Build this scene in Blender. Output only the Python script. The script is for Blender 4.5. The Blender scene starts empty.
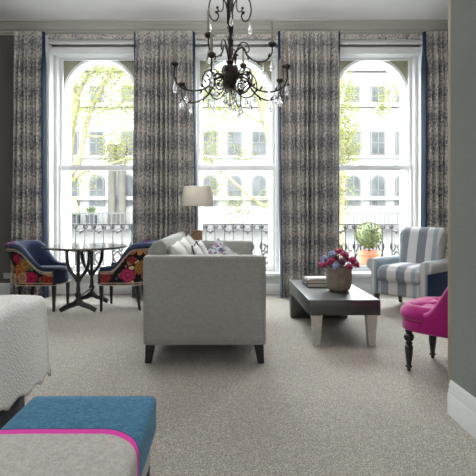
import bpy, bmesh, math, random
from mathutils import Vector, Matrix, noise as mnoise
random.seed(7)
PI = math.pi
SC = bpy.context.scene
COL = SC.collection

# ------------------------------------------------------------------ helpers
def link(name, data, parent=None):
    o = bpy.data.objects.new(name, data)
    COL.objects.link(o)
    if parent is not None:
        o.parent = parent
    return o

def tag(o, label=None, cat=None, group=None, kind=None):
    if label: o['label'] = label
    if cat: o['category'] = cat
    if group: o['group'] = group
    if kind: o['kind'] = kind
    return o

def thing(name, label, cat, loc=(0, 0, 0), rz=0.0, group=None):
    o = link(name, None)
    o.location = loc
    o.rotation_euler = (0, 0, rz)
    return tag(o, label, cat, group)

def struct(name, mb, mat, parent=None, sharp=35):
    o = mb.build(name, mat, parent, sharp)
    if parent is None:
        o['kind'] = 'structure'
    return o

def struct_root(name, loc=(0, 0, 0)):
    o = link(name, None)
    o.location = loc
    o['kind'] = 'structure'
    return o

def dup(root, loc, rz=0.0, label=None):
    r = root.copy(); COL.objects.link(r)
    r.location = loc; r.rotation_euler = (0, 0, rz)
    if label: r['label'] = label
    for ch in list(root.children):
        c = ch.copy(); COL.objects.link(c); c.parent = r
        for g in list(ch.children):
            d = g.copy(); COL.objects.link(d); d.parent = c
    return r

def spline(pts, n=8, closed=False):
    P = [Vector(p) for p in pts]
    out = []
    m = len(P)
    for i in range(m - 1):
        p0 = P[max(i - 1, 0)]; p1 = P[i]; p2 = P[i + 1]; p3 = P[min(i + 2, m - 1)]
        for k in range(n):
            t = k / n
            out.append(0.5 * ((2 * p1) + (p2 - p0) * t + (2 * p0 - 5 * p1 + 4 * p2 - p3) * t * t + (3 * p1 - p0 - 3 * p2 + p3) * t ** 3))
    out.append(P[-1].copy())
    return out

def sstep(a, b, x):
    t = min(1.0, max(0.0, (x - a) / (b - a)))
    return t * t * (3 - 2 * t)

class MB:
    def __init__(s):
        s.bm = bmesh.new()
        s.uv = None
    def _join(s, t, M=None):
        if M is not None: t.transform(M)
        me = bpy.data.meshes.new('tmp'); t.to_mesh(me); t.free()
        s.bm.from_mesh(me); bpy.data.meshes.remove(me)
    def box(s, x0, x1, y0, y1, z0, z1, bev=0.0, seg=2, M=None):
        t = bmesh.new()
        bmesh.ops.create_cube(t, size=1.0)
        for v in t.verts:
            v.co = Vector(((x0 + x1) / 2 + v.co.x * (x1 - x0), (y0 + y1) / 2 + v.co.y * (y1 - y0), (z0 + z1) / 2 + v.co.z * (z1 - z0)))
        if bev > 0:
            bmesh.ops.bevel(t, geom=t.edges[:], offset=bev, segments=seg, profile=0.5, affect='EDGES')
        s._join(t, M); return s
    def softbox(s, x0, x1, y0, y1, z0, z1, bev=0.03, puff=0.02, n=10, M=None):
        """upholstered block: rounded edges, faces swelling by puff"""
        t = bmesh.new()
        bmesh.ops.create_cube(t, size=2.0)
        bmesh.ops.subdivide_edges(t, edges=t.edges[:], cuts=n, use_grid_fill=True)
        hx, hy, hz = (x1 - x0) / 2, (y1 - y0) / 2, (z1 - z0) / 2
        c = Vector(((x0 + x1) / 2, (y0 + y1) / 2, (z0 + z1) / 2))
        for v in t.verts:
            u = v.co.copy()
            # concentrate vertices near the edges
            u = Vector([math.sin(k * PI / 2) for k in u])
            p = Vector((u.x * hx, u.y * hy, u.z * hz))
            q = Vector([max(-h + bev, min(h - bev, k)) for k, h in zip(p, (hx, hy, hz))])
            d = p - q
            if d.length > 1e-9: p = q + d.normalized() * min(bev, bev)
            f = (1 - u.x ** 4, 1 - u.y ** 4, 1 - u.z ** 4)
            if abs(v.co.z) > .999: p.z += math.copysign(puff * f[0] * f[1], u.z)
            elif abs(v.co.x) > .999: p.x += math.copysign(puff * .5 * f[1] * f[2], u.x)
            elif abs(v.co.y) > .999: p.y += math.copysign(puff * .5 * f[0] * f[2], u.y)
            v.co = c + p
        s._join(t, M); return s
    def pillow(s, w, h, t, n=16, M=None, pinch=.07):
        b = bmesh.new()
        def pt(i, j, sg):
            u = math.sin((-1 + 2 * i / n) * PI / 2); v = math.sin((-1 + 2 * j / n) * PI / 2)
            th = t / 2 * ((max(0, 1 - abs(u) ** 2.6)) * (max(0, 1 - abs(v) ** 2.6))) ** .55
            x = w / 2 * u * (1 - pinch * (1 - v * v)); z = h / 2 * v * (1 - pinch * (1 - u * u))
            return (x, sg * th, z)
        G = {}
        for sg in (-1, 1):
            for i in range(n + 1):
                for j in range(n + 1):
                    if sg == 1 and (i in (0, n) or j in (0, n)): G[(sg, i, j)] = G[(-1, i, j)]
                    else: G[(sg, i, j)] = b.verts.new(pt(i, j, sg))
        for sg in (-1, 1):
            for i in range(n):
                for j in range(n):
                    f = [G[(sg, i, j)], G[(sg, i + 1, j)], G[(sg, i + 1, j + 1)], G[(sg, i, j + 1)]]
                    if sg == 1: f.reverse()
                    try: b.faces.new(f)
                    except ValueError: pass
        s._join(b, M); return s
    def tube(s, pts, r, n=8, cap=True, M=None, closed=False):
        P = [Vector(p) for p in pts]
        R = r if isinstance(r, (list, tuple)) else [r] * len(P)
        b = bmesh.new(); rings = []
        m = len(P)
        up = None
        for i in range(m):
            if closed: d = P[(i + 1) % m] - P[i - 1]
            else: d = P[min(i + 1, m - 1)] - P[max(i - 1, 0)]
            if d.length < 1e-9: d = Vector((0, 0, 1))
            d.normalize()
            if up is None:
                a = Vector((0, 0, 1)) if abs(d.z) < .9 else Vector((1, 0, 0))
                up = (a - d * a.dot(d)).normalized()
            else:
                up = up - d * up.dot(d)
                if up.length < 1e-6: up = d.orthogonal()
                up.normalize()
            w = d.cross(up)
            rings.append([b.verts.new(P[i] + (up * math.cos(2 * PI * k / n) + w * math.sin(2 * PI * k / n)) * R[i]) for k in range(n)])
        rng = range(m) if closed else range(m - 1)
        for i in rng:
            A, B = rings[i], rings[(i + 1) % m]
            for k in range(n):
                b.faces.new([A[k], A[(k + 1) % n], B[(k + 1) % n], B[k]])
        if cap and not closed:
            b.faces.new(rings[0][::-1]); b.faces.new(rings[-1])
        s._join(b, M); return s
    def lathe(s, prof, n=20, M=None, rmod=None):
        b = bmesh.new(); rings = []
        for r, z in prof:
            if r < 1e-5: rings.append([b.verts.new((0, 0, z))])
            else:
                rings.append([b.verts.new((r * (rmod(2 * PI * k / n, z) if rmod else 1) * math.cos(2 * PI * k / n), r * (rmod(2 * PI * k / n, z) if rmod else 1) * math.sin(2 * PI * k / n), z)) for k in range(n)])
        for A, B in zip(rings, rings[1:]):
            for k in range(n):
                a = [A[0]] if len(A) == 1 else [A[k], A[(k + 1) % n]]
                c = [B[0]] if len(B) == 1 else [B[(k + 1) % n], B[k]]
                if len(a) + len(c) > 2: b.faces.new(a + c)
        if len(rings[0]) > 1: b.faces.new(rings[0][::-1])
        if len(rings[-1]) > 1: b.faces.new(rings[-1])
        bmesh.ops.recalc_face_normals(b, faces=b.faces[:])
        s._join(b, M); return s
    def prism(s, poly, t0, t1, axis='Y', bev=0.0, seg=2, M=None):
        """polygon (a,b) extruded along axis; axis Y: (x,z), X: (y,z), Z: (x,y)"""
        b = bmesh.new()
        def P(a, c, t):
            return {'Y': (a, t, c), 'X': (t, a, c), 'Z': (a, c, t)}[axis]
        A = [b.verts.new(P(a, c, t0)) for a, c in poly]
        B = [b.verts.new(P(a, c, t1)) for a, c in poly]
        m = len(poly)
        b.faces.new(A[::-1]); b.faces.new(B)
        for k in range(m):
            b.faces.new([A[k], A[(k + 1) % m], B[(k + 1) % m], B[k]])
        bmesh.ops.recalc_face_normals(b, faces=b.faces[:])
        if bev > 0:
            es = [e for e in b.edges if len(e.link_faces) == 2 and e.calc_face_angle(0) > .5]
            bmesh.ops.bevel(b, geom=es, offset=bev, segments=seg, profile=.5, affect='EDGES')
        s._join(b, M); return s
    def loft(s, rings, close_ring=True, cap=True, M=None):
        b = bmesh.new()
        V = [[b.verts.new(p) for p in r] for r in rings]
        m = len(V[0])
        for A, B in zip(V, V[1:]):
            for k in range(m if close_ring else m - 1):
                b.faces.new([A[k], A[(k + 1) % m], B[(k + 1) % m], B[k]])
        if cap and close_ring:
            b.faces.new(V[0][::-1]); b.faces.new(V[-1])
        bmesh.ops.recalc_face_normals(b, faces=b.faces[:])
        s._join(b, M); return s
    def ball(s, c, r, sub=2, sc=(1, 1, 1), bump=0.0, freq=8.0, M=None):
        b = bmesh.new()
        bmesh.ops.create_icosphere(b, subdivisions=sub, radius=1.0)
        for v in b.verts:
            k = 1 + bump * mnoise.noise(v.co * freq * .3 + Vector(c) * 7)
            v.co = Vector((c[0] + v.co.x * r * sc[0] * k, c[1] + v.co.y * r * sc[1] * k, c[2] + v.co.z * r * sc[2] * k))
        s._join(b, M); return s
    def quadstrip(s, P, Q):
        vs = [(s.bm.verts.new(p), s.bm.verts.new(q)) for p, q in zip(P, Q)]
        for a, b in zip(vs, vs[1:]):
            s.bm.faces.new([a[0], b[0], b[1], a[1]])
        return s
    def leaf(s, base, d, up, L, W, bend=.25):
        """a pointed, slightly folded leaf"""
        d = Vector(d).normalized(); side = d.cross(Vector(up))
        if side.length < 1e-4: side = d.orthogonal()
        side.normalize(); n = side.cross(d)
        base = Vector(base)
        mid = base + d * L * .45 - n * L * bend * .3
        tip = base + d * L - n * L * bend
        a = mid + side * W / 2 + n * W * .15; c = mid - side * W / 2 + n * W * .15
        vb, va, vm, vc, vt = [s.bm.verts.new(p) for p in (base, a, mid, c, tip)]
        for f in ((vb, vm, va), (vb, vc, vm), (va, vm, vt), (vm, vc, vt)): s.bm.faces.new(f)
        return s
    def build(s, name, mat, parent=None, sharp=35):
        me = bpy.data.meshes.new(name)
        s.bm.to_mesh(me); s.bm.free()
        me.materials.append(mat)
        me.polygons.foreach_set('use_smooth', [True] * len(me.polygons))
        try: me.set_sharp_from_angle(angle=math.radians(sharp))
        except Exception: pass
        return link(name, me, parent)

def box(*a, **k): return MB().box(*a, **k)

# ------------------------------------------------------------------ materials
class NT:
    def __init__(s, name):
        s.m = bpy.data.materials.new(name); s.m.use_nodes = True
        s.t = s.m.node_tree; s.b = s.t.nodes['Principled BSDF']; s.out = s.t.nodes['Material Output']
    def n(s, typ, ins=None, **props):
        nd = s.t.nodes.new(typ)
        for k, v in props.items(): setattr(nd, k, v)
        for k, v in (ins or {}).items(): s.set(nd.inputs[k], v)
        return nd
    def set(s, sock, v):
        if isinstance(v, bpy.types.NodeSocket): s.t.links.new(v, sock)
        else: sock.default_value = v
    def ramp(s, fac, stops, interp='LINEAR'):
        r = s.n('ShaderNodeValToRGB', {'Fac': fac}); cr = r.color_ramp; cr.interpolation = interp
        while len(cr.elements) < len(stops): cr.elements.new(.5)
        for e, (p, c) in zip(cr.elements, stops):
            e.position = p; e.color = (*c, 1) if len(c) == 3 else c
        return r.outputs['Color']
    def math(s, op, a, b=0.0):
        return s.n('ShaderNodeMath', {0: a, 1: b}, operation=op).outputs[0]
    def mix(s, f, a, b, mode='MIX'):
        nd = s.n('ShaderNodeMix', data_type='RGBA', blend_type=mode)
        s.set(nd.inputs[0], f)
        s.set(nd.inputs[6], a if isinstance(a, bpy.types.NodeSocket) else (*a, 1))
        s.set(nd.inputs[7], b if isinstance(b, bpy.types.NodeSocket) else (*b, 1))
        return nd.outputs[2]
    def coord(s, kind='Object', scale=(1, 1, 1)):
        c = s.n('ShaderNodeTexCoord')
        return s.n('ShaderNodeMapping', {'Vector': c.outputs[kind], 'Scale': scale}).outputs[0]
    def bump(s, h, strength=.3, dist=.01):
        b = s.n('ShaderNodeBump', {'Height': h, 'Strength': strength, 'Distance': dist})
        s.set(s.b.inputs['Normal'], b.outputs[0])
    def fin(s, col, rough=.7, metal=0.0, spec=.5, sheen=0.0):
        s.set(s.b.inputs['Base Color'], col if isinstance(col, bpy.types.NodeSocket) else (*col, 1))
        s.set(s.b.inputs['Roughness'], rough); s.set(s.b.inputs['Metallic'], metal)
        s.set(s.b.inputs['Specular IOR Level'], spec)
        if sheen: s.set(s.b.inputs['Sheen Weight'], sheen)
        return s.m

def srgb(r, g, b):
    f = lambda c: (c / 255 / 12.92) if c / 255 <= .04045 else ((c / 255 + .055) / 1.055) ** 2.4
    return (f(r), f(g), f(b))

def plain(name, col, rough=.6, var=.08, scale=12, metal=0.0, bump=0.0, spec=.5, sheen=0.0, coords='Object', mscale=(1, 1, 1)):
    t = NT(name)
    nz = t.n('ShaderNodeTexNoise', {'Vector': t.coord(coords, mscale), 'Scale': scale, 'Detail': 4.0})
    c = t.ramp(nz.outputs[0], [(.3, tuple(k * (1 - var) for k in col)), (.7, tuple(min(1, k * (1 + var)) for k in col))])
    if bump: t.bump(nz.outputs[0], bump)
    return t.fin(c, rough, metal, spec, sheen)

def fabric(name, col, var=.12, scale=250, bump=.25, sheen=.15, rough=.9, stretch=(1, 1, 1)):
    t = NT(name)
    v = t.coord('Object', stretch)
    nz = t.n('ShaderNodeTexNoise', {'Vector': v, 'Scale': scale, 'Detail': 2.0})
    n2 = t.n('ShaderNodeTexNoise', {'Vector': v, 'Scale': scale * .22, 'Detail': 3.0})
    f = t.math('ADD', t.math('MULTIPLY', nz.outputs[0], .6), t.math('MULTIPLY', n2.outputs[0], .4))
    c = t.ramp(f, [(.35, tuple(k * (1 - var) for k in col)), (.65, tuple(min(1, k * (1 + var)) for k in col))])
    t.bump(f, bump, .004)
    return t.fin(c, rough, 0, .25, sheen)

M = {}
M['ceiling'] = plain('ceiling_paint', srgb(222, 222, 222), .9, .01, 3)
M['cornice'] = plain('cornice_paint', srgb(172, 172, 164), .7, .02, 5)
M['white'] = plain('white_paint', srgb(238, 239, 240), .45, .015, 6)
M['white_trim'] = plain('white_trim_paint', srgb(226, 230, 228), .4, .02, 6)
M['stucco'] = plain('white_stucco', (.112, .111, .108), .9, .03, 2, spec=0)
M['stone_shade'] = plain('arch_masonry', srgb(168, 164, 142), .9, .08, 8)
M['stucco_trim'] = plain('stucco_mouldings', (.090, .089, .086), .9, .04, 2, spec=0)
M['column_stone'] = plain('grey_stone', (.038, .036, .032), .9, .15, 1.5, spec=0)
M['far_glass'] = plain('far_window_glass', (.030, .032, .033), .6, .3, 1.2, spec=0)
M['far_frame'] = plain('far_window_frame', (.050, .050, .049), .7, .02, 3, spec=0)
M['far_iron'] = plain('far_iron', (.045, .045, .046), .6, .1, 5, spec=0)
M['iron'] = plain('wrought_iron', (.018, .018, .019), .5, .2, 20)
M['paving'] = plain('balcony_stone', (.22, .215, .205), .9, .08, 6)
M['street'] = plain('street_asphalt', (.08, .08, .078), .95, .1, 1, spec=0)
M['terracotta'] = plain('terracotta', srgb(160, 105, 78), .85, .12, 9)
M['planter_grey'] = plain('planter_grey', (.026, .028, .030), .8, .1, 5, spec=0)
M['darkwood'] = plain('black_lacquered_wood', srgb(34, 31, 30), .35, .25, 30)
M['ebony'] = plain('ebonised_table_wood', srgb(40, 42, 42), .3, .3, 18)
M['wood_block'] = plain('walnut_block', srgb(122, 92, 68), .5, .25, 14, mscale=(1, 1, 6))
M['table_pale'] = plain('polished_table_top', srgb(92, 86, 80), .12, .12, 10, spec=1.0)
M['table_pale'].node_tree.nodes['Principled BSDF'].inputs['Coat Weight'].default_value = .6
M['coffee'] = plain('dark_grey_lacquer', srgb(44, 48, 46), .40, .15, 25, spec=.9)
M['coffee_leg'] = plain('brushed_steel_leg', srgb(196, 194, 186), .42, .12, 40, metal=.45)
M['steel'] = plain('brushed_steel', srgb(150, 150, 148), .3, .1, 40, metal=1.0)
M['bronze'] = plain('aged_bronze', srgb(46, 36, 30), .45, .4, 30, metal=.35)
M['candle'] = plain('ivory_candle', srgb(148, 140, 122), .6, .08, 20)
M['edge_wood'] = plain('door_edge_wood', srgb(150, 140, 116), .6, .12, 10, mscale=(8, 8, 1))
M['cushion_pipe'] = plain('charcoal_piping', srgb(44, 46, 50), .8, .1, 60)
M['pale_cushion'] = fabric('pale_linen', srgb(188, 188, 182), .06, 200)
M['sofa'] = fabric('heather_grey_linen', srgb(160, 160, 155), .16, 160, .3, stretch=(1, 1, 2.2))
M['stud'] = plain('nailhead_metal', srgb(138, 136, 130), .5, .1, 50, metal=.6)
M['navy'] = fabric('navy_linen', srgb(46, 56, 84), .16, 200)
M['navy_dark'] = fabric('dark_navy_cloth', srgb(38, 52, 84), .14, 160)
M['armchair_navy'] = fabric('armchair_navy_linen', srgb(50, 74, 118), .14, 160)
M['bed_navy'] = fabric('bed_base_navy', srgb(24, 28, 46), .2, 120)
M['cream_pipe'] = plain('cream_piping', srgb(196, 180, 160), .8, .06, 60)
M['magenta_pipe'] = plain('magenta_piping', srgb(150, 30, 110), .8, .06, 60)
M['magenta'] = fabric('magenta_velvet', srgb(172, 18, 120), .10, 120, .08, sheen=.3, rough=.7)
M['edge_blue'] = fabric('navy_blue_edge_braid', srgb(20, 42, 66), .15, 200)
M['shade'] = None
M['vase'] = plain('mottled_stoneware', srgb(142, 130, 116), .75, .25, 16, bump=.3)
M['book_white'] = plain('white_book_cloth', srgb(216, 214, 212), .6, .03, 20)
M['book_grey'] = plain('taupe_book_cloth', srgb(120, 110, 106), .6, .06, 20)
M['book_dark'] = plain('dark_book_cloth', srgb(70, 64, 64), .6, .06, 20)
M['pages'] = plain('book_pages', srgb(214, 206, 194), .8, .08, 200, mscale=(1, 1, 8))
M['stem'] = plain('flower_stem', srgb(62, 88, 48), .7, .2, 40)
M['leafgreen'] = plain('bouquet_leaf', srgb(62, 92, 62), .6, .3, 30)
M['bark'] = plain('plane_tree_bark', (.074, .069, .044), .9, .25, 5, spec=0)
M['boxwood'] = plain('boxwood_leaves', (.085, .105, .035), .7, .5, 20)
M['hedge'] = plain('hedge_leaves', (.030, .042, .020), .8, .5, 6, spec=0)
M['socket'] = plain('white_plastic', srgb(200, 198, 192), .5, .02, 10)
M['bench_leg'] = plain('dark_bench_leg', srgb(48, 44, 40), .5, .2, 30)
M['bench_frame'] = fabric('grey_bench_linen', srgb(150, 148, 142), .12, 200)

def wall_fabric(name, col, var=.09):
    t = NT(name)
    a = t.n('ShaderNodeTexNoise', {'Vector': t.coord('Object', (60, 60, 1.2)), 'Scale': 3.0, 'Detail': 3.0})
    b = t.n('ShaderNodeTexNoise', {'Vector': t.coord('Object', (1.5, 1.5, 70)), 'Scale': 3.0, 'Detail': 3.0})
    f = t.math('MULTIPLY', t.math('ADD', a.outputs[0], b.outputs[0]), .5)
    c = t.ramp(f, [(.3, tuple(k * (1 - var) for k in col)), (.7, tuple(k * (1 + var) for k in col))])
    t.bump(f, .15, .003)
    return t.fin(c, .9, 0, .2)
M['wall_taupe'] = wall_fabric('taupe_wall_linen', srgb(105, 103, 99))
M['wall_green'] = wall_fabric('grey_green_wall_linen', srgb(134, 138, 133))

def carpet():
    t = NT('speckled_wool_carpet')
    v = t.coord('Object')
    a = t.n('ShaderNodeTexNoise', {'Vector': v, 'Scale': 150.0, 'Detail': 3.0, 'Roughness': .8})
    b = t.n('ShaderNodeTexNoise', {'Vector': v, 'Scale': 1.2, 'Detail': 2.0})
    vo = t.n('ShaderNodeTexVoronoi', {'Vector': v, 'Scale': 170.0})
    f = t.math('ADD', t.math('MULTIPLY', a.outputs[0], .7), t.math('MULTIPLY', vo.outputs['Distance'], .45))
    c = t.ramp(f, [(.38, srgb(106, 100, 92)), (.55, srgb(154, 147, 138)), (.72, srgb(200, 194, 185))])
    c = t.mix(t.math('MULTIPLY', b.outputs[0], .12), c, srgb(142, 137, 129))
    t.bump(f, .6, .008)
    return t.fin(c, .95, 0, .15, .1)
M['carpet'] = carpet()

def curtain_mat():
    t = NT('blue_grey_woven_damask')
    uv = t.n('ShaderNodeTexCoord').outputs['UV']
    sep = t.n('ShaderNodeSeparateXYZ', {0: uv}); u, v = sep.outputs[0], sep.outputs[1]
    # damask medallions: repeats across and up the cloth
    su = t.math('SINE', t.math('MULTIPLY', u, 2 * PI / .30)); sv = t.math('SINE', t.math('MULTIPLY', v, 2 * PI / .335))
    med = t.math('ADD', t.math('MULTIPLY', su, .55), t.math('MULTIPLY', sv, 1.0))
    mp = t.n('ShaderNodeMapping', {'Vector': uv, 'Scale': (1, 1, 1)}).outputs[0]
    n1 = t.n('ShaderNodeTexNoise', {'Vector': mp, 'Scale': 34.0, 'Detail': 6.0, 'Roughness': .7, 'Distortion': 1.2})
    n2 = t.n('ShaderNodeTexNoise', {'Vector': t.n('ShaderNodeMapping', {'Vector': uv, 'Scale': (1, .22, 1)}).outputs[0], 'Scale': 120.0, 'Detail': 2.0})
    f = t.math('ADD', t.math('MULTIPLY', med, .062), t.math('MULTIPLY', t.math('SUBTRACT', n1.outputs[0], .5), 1.25))
    f = t.math('ADD', f, t.math('MULTIPLY', t.math('SUBTRACT', n2.outputs[0], .5), .75))
    f = t.math('ADD', f, .5)
    c = t.ramp(f, [(.37, srgb(212, 205, 195)), (.48, srgb(176, 172, 168)), (.58, srgb(112, 114, 121)), (.8, srgb(82, 85, 95))])
    t.bump(n2.outputs[0], .2, .003)
    t.fin(c, .9, 0, .2, .1)
    tr = t.n('ShaderNodeBsdfTranslucent', {'Color': c})
    mx = t.n('ShaderNodeMixShader', {0: .12, 1: t.b.outputs[0], 2: tr.outputs[0]})
    t.set(t.out.inputs['Surface'], mx.outputs[0])
    return t.m
M['curtain'] = curtain_mat()

def floral():
    t = NT('black_ground_floral_print')
    v = t.coord('Object')
    nz = t.n('ShaderNodeTexNoise', {'Vector': v, 'Scale': 22.0, 'Detail': 2.0})
    vv = t.n('ShaderNodeMix', data_type='VECTOR'); t.set(vv.inputs[0], .035); t.set(vv.inputs[4], v); t.set(vv.inputs[5], nz.outputs['Color'])
    V = vv.outputs[1]
    def lay(scale, r, off):
        mp = t.n('ShaderNodeMapping', {'Vector': V, 'Location': off}).outputs[0]
        vo = t.n('ShaderNodeTexVoronoi', {'Vector': mp, 'Scale': scale, 'Randomness': .75})
        d = vo.outputs['Distance']; mask = t.math('LESS_THAN', d, r)
        rnd = t.n('ShaderNodeSeparateColor', {0: vo.outputs['Color']}).outputs[0]
        return d, mask, rnd
    d1, m1, r1 = lay(6.6, .54, (.3, .1, .7))
    big = t.ramp(r1, [(0, srgb(188, 34, 84)), (.22, srgb(190, 112, 62)), (.42, srgb(160, 62, 54)), (.58, srgb(190, 146, 110)), (.74, srgb(186, 58, 98)), (.88, srgb(166, 124, 64))], 'CONSTANT')
    pet = t.math('SINE', t.math('MULTIPLY', d1, 30.0))
    big = t.mix(t.math('MULTIPLY', t.math('ADD', pet, 1.0), .28), big, srgb(60, 16, 26))
    d2, m2, r2 = lay(13.0, .40, (.9, .5, .2))
    sm = t.ramp(r2, [(0, srgb(70, 110, 84)), (.3, srgb(216, 140, 70)), (.5, srgb(90, 100, 60)), (.7, srgb(210, 190, 160)), (.85, srgb(70, 84, 120))], 'CONSTANT')
    c = t.mix(m2, srgb(26, 20, 28), sm)
    c = t.mix(m1, c, big)
    return t.fin(c, .85, 0, .25, .1)
M['floral'] = floral()

def multicolour(name, scale=26):
    t = NT(name)
    v = t.coord('Object')
    nz = t.n('ShaderNodeTexNoise', {'Vector': v, 'Scale': 16.0, 'Detail': 3.0})
    vv = t.n('ShaderNodeMix', data_type='VECTOR'); t.set(vv.inputs[0], .06); t.set(vv.inputs[4], v); t.set(vv.inputs[5], nz.outputs['Color'])
    vo = t.n('ShaderNodeTexVoronoi', {'Vector': vv.outputs[1], 'Scale': scale})
    rnd = t.n('ShaderNodeSeparateColor', {0: vo.outputs['Color']}).outputs[0]
    c = t.ramp(rnd, [(0, srgb(206, 206, 210)), (.3, srgb(176, 136, 164)), (.42, srgb(104, 122, 150)), (.55, srgb(210, 210, 214)), (.68, srgb(124, 160, 164)), (.78, srgb(98, 92, 118)), (.88, srgb(200, 190, 204))], 'CONSTANT')
    return t.fin(c, .9, 0, .2, .1)
M['print_cushion'] = multicolour('multicoloured_print', 40)

def stripes():
    t = NT('blue_grey_stripe_weave')
    v = t.coord('Object')
    x = t.n('ShaderNodeSeparateXYZ', {0: v}).outputs[0]
    nz = t.n('ShaderNodeTexNoise', {'Vector': v, 'Scale': 4.0})
    x = t.math('ADD', x, t.math('MULTIPLY', t.math('SUBTRACT', nz.outputs[0], .5), .006))
    f = t.math('ADD', t.math('MULTIPLY', x, 1 / .8), .5)
    LB, DK, PL, GR = srgb(158, 174, 182), srgb(138, 143, 150), srgb(208, 208, 210), srgb(168, 176, 182)
    st = [(0, GR), (.09, PL), (.13, LB), (.235, DK), (.355, PL), (.50, DK), (.63, PL), (.72, LB), (.78, PL), (.90, GR), (.96, PL)]
    base = t.ramp(f, st, 'CONSTANT')
    ch = t.n('ShaderNodeTexWave', {'Vector': v, 'Scale': 34.0, 'Distortion': 6.0, 'Detail': 2.0, 'Detail Scale': 3.0}, bands_direction='Z')
    dark = t.ramp(f, [(p, (1, 1, 1) if c is DK else (0, 0, 0)) for p, c in st], 'CONSTANT')
    fl = t.math('MULTIPLY', t.n('ShaderNodeSeparateColor', {0: dark}).outputs[0], t.math('MULTIPLY', ch.outputs['Fac'], .5))
    c = t.mix(fl, base, srgb(84, 90, 106))
    n2 = t.n('ShaderNodeTexNoise', {'Vector': v, 'Scale': 160.0})
    c = t.mix(t.math('MULTIPLY', n2.outputs[0], .15), c, srgb(120, 126, 136))
    t.bump(n2.outputs[0], .2, .004)
    return t.fin(c, .9, 0, .2, .15)
M['stripe'] = stripes()

def quilt_mat():
    t = NT('white_matelasse_quilt')
    v = t.coord('Object')
    w = t.n('ShaderNodeTexWave', {'Vector': v, 'Scale': 26.0, 'Distortion': 9.0, 'Detail': 2.0, 'Detail Scale': 1.4}, bands_direction='DIAGONAL')
    nz = t.n('ShaderNodeTexNoise', {'Vector': v, 'Scale': 60.0, 'Detail': 3.0})
    f = t.math('ADD', t.math('MULTIPLY', w.outputs['Fac'], .7), t.math('MULTIPLY', nz.outputs[0], .6))
    c = t.ramp(f, [(.2, srgb(206, 206, 200)), (.8, srgb(224, 224, 220))])
    t.bump(f, .32, .005)
    return t.fin(c, .9, 0, .2, .1)
M['quilt'] = quilt_mat()

def leaf_mat(name, a, b, c):
    t = NT(name)
    nz = t.n('ShaderNodeTexNoise', {'Vector': t.coord('Object'), 'Scale': 3.0, 'Detail': 5.0})
    col = t.ramp(nz.outputs[0], [(.3, a), (.5, b), (.7, c)])
    t.fin(col, .8, 0, .0)
    tr = t.n('ShaderNodeBsdfTranslucent', {'Color': col})
    mx = t.n('ShaderNodeMixShader', {0: .45, 1: t.b.outputs[0], 2: tr.outputs[0]})
    t.set(t.out.inputs['Surface'], mx.outputs[0])
    return t.m
M['tree_leaf'] = leaf_mat('spring_plane_leaves', (.056, .059, .016), (.074, .077, .026), (.090, .092, .042))

def glass_mat():
    t = NT('clear_window_glass')
    lw = t.n('ShaderNodeFresnel', {'IOR': 1.35})
    tr = t.n('ShaderNodeBsdfTransparent', {'Color': (.97, .98, .97, 1)})
    gl = t.n('ShaderNodeBsdfGlossy', {'Roughness': .02})
    mx = t.n('ShaderNodeMixShader', {0: t.math('MULTIPLY', lw.outputs[0], .6), 1: tr.outputs[0], 2: gl.outputs[0]})
    t.set(t.out.inputs['Surface'], mx.outputs[0])
    t.t.nodes.remove(t.b)
    return t.m
M['glass'] = glass_mat()

def crystal_mat():
    t = NT('cut_crystal')
    t.fin((.95, .96, .97), .05, 0, .9)
    t.set(t.b.inputs['Transmission Weight'], .85); t.set(t.b.inputs['IOR'], 1.5)
    nz = t.n('ShaderNodeTexNoise', {'Vector': t.coord(), 'Scale': 60.0}); t.bump(nz.outputs[0], .2)
    return t.m
M['crystal'] = crystal_mat()

def shade_mat():
    t = NT('oatmeal_linen_shade')
    nz = t.n('ShaderNodeTexNoise', {'Vector': t.coord('Object', (1, 1, 5)), 'Scale': 70.0})
    c = t.ramp(nz.outputs[0], [(.3, srgb(214, 208, 200)), (.7, srgb(232, 226, 218))])
    t.fin(c, .9, 0, .2)
    tr = t.n('ShaderNodeBsdfTranslucent', {'Color': c})
    mx = t.n('ShaderNodeMixShader', {0: .55, 1: t.b.outputs[0], 2: tr.outputs[0]})
    t.set(t.out.inputs['Surface'], mx.outputs[0])
    return t.m
M['shade'] = shade_mat()

def petal(name, a, b):
    t = NT(name)
    nz = t.n('ShaderNodeTexNoise', {'Vector': t.coord(), 'Scale': 45.0, 'Detail': 3.0})
    return t.fin(t.ramp(nz.outputs[0], [(.35, a), (.65, b)]), .7, 0, .3, .2)
M['pet_magenta'] = petal('magenta_petals', srgb(120, 16, 62), srgb(196, 40, 110))
M['pet_pink'] = petal('pink_petals', srgb(176, 60, 110), srgb(226, 120, 160))
M['pet_blue'] = petal('blue_petals', srgb(108, 122, 168), srgb(176, 188, 220))
M['pet_plum'] = petal('plum_petals', srgb(70, 30, 60), srgb(120, 60, 100))
M['pet_peach'] = petal('peach_petals', srgb(190, 120, 100), srgb(220, 160, 140))

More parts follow.
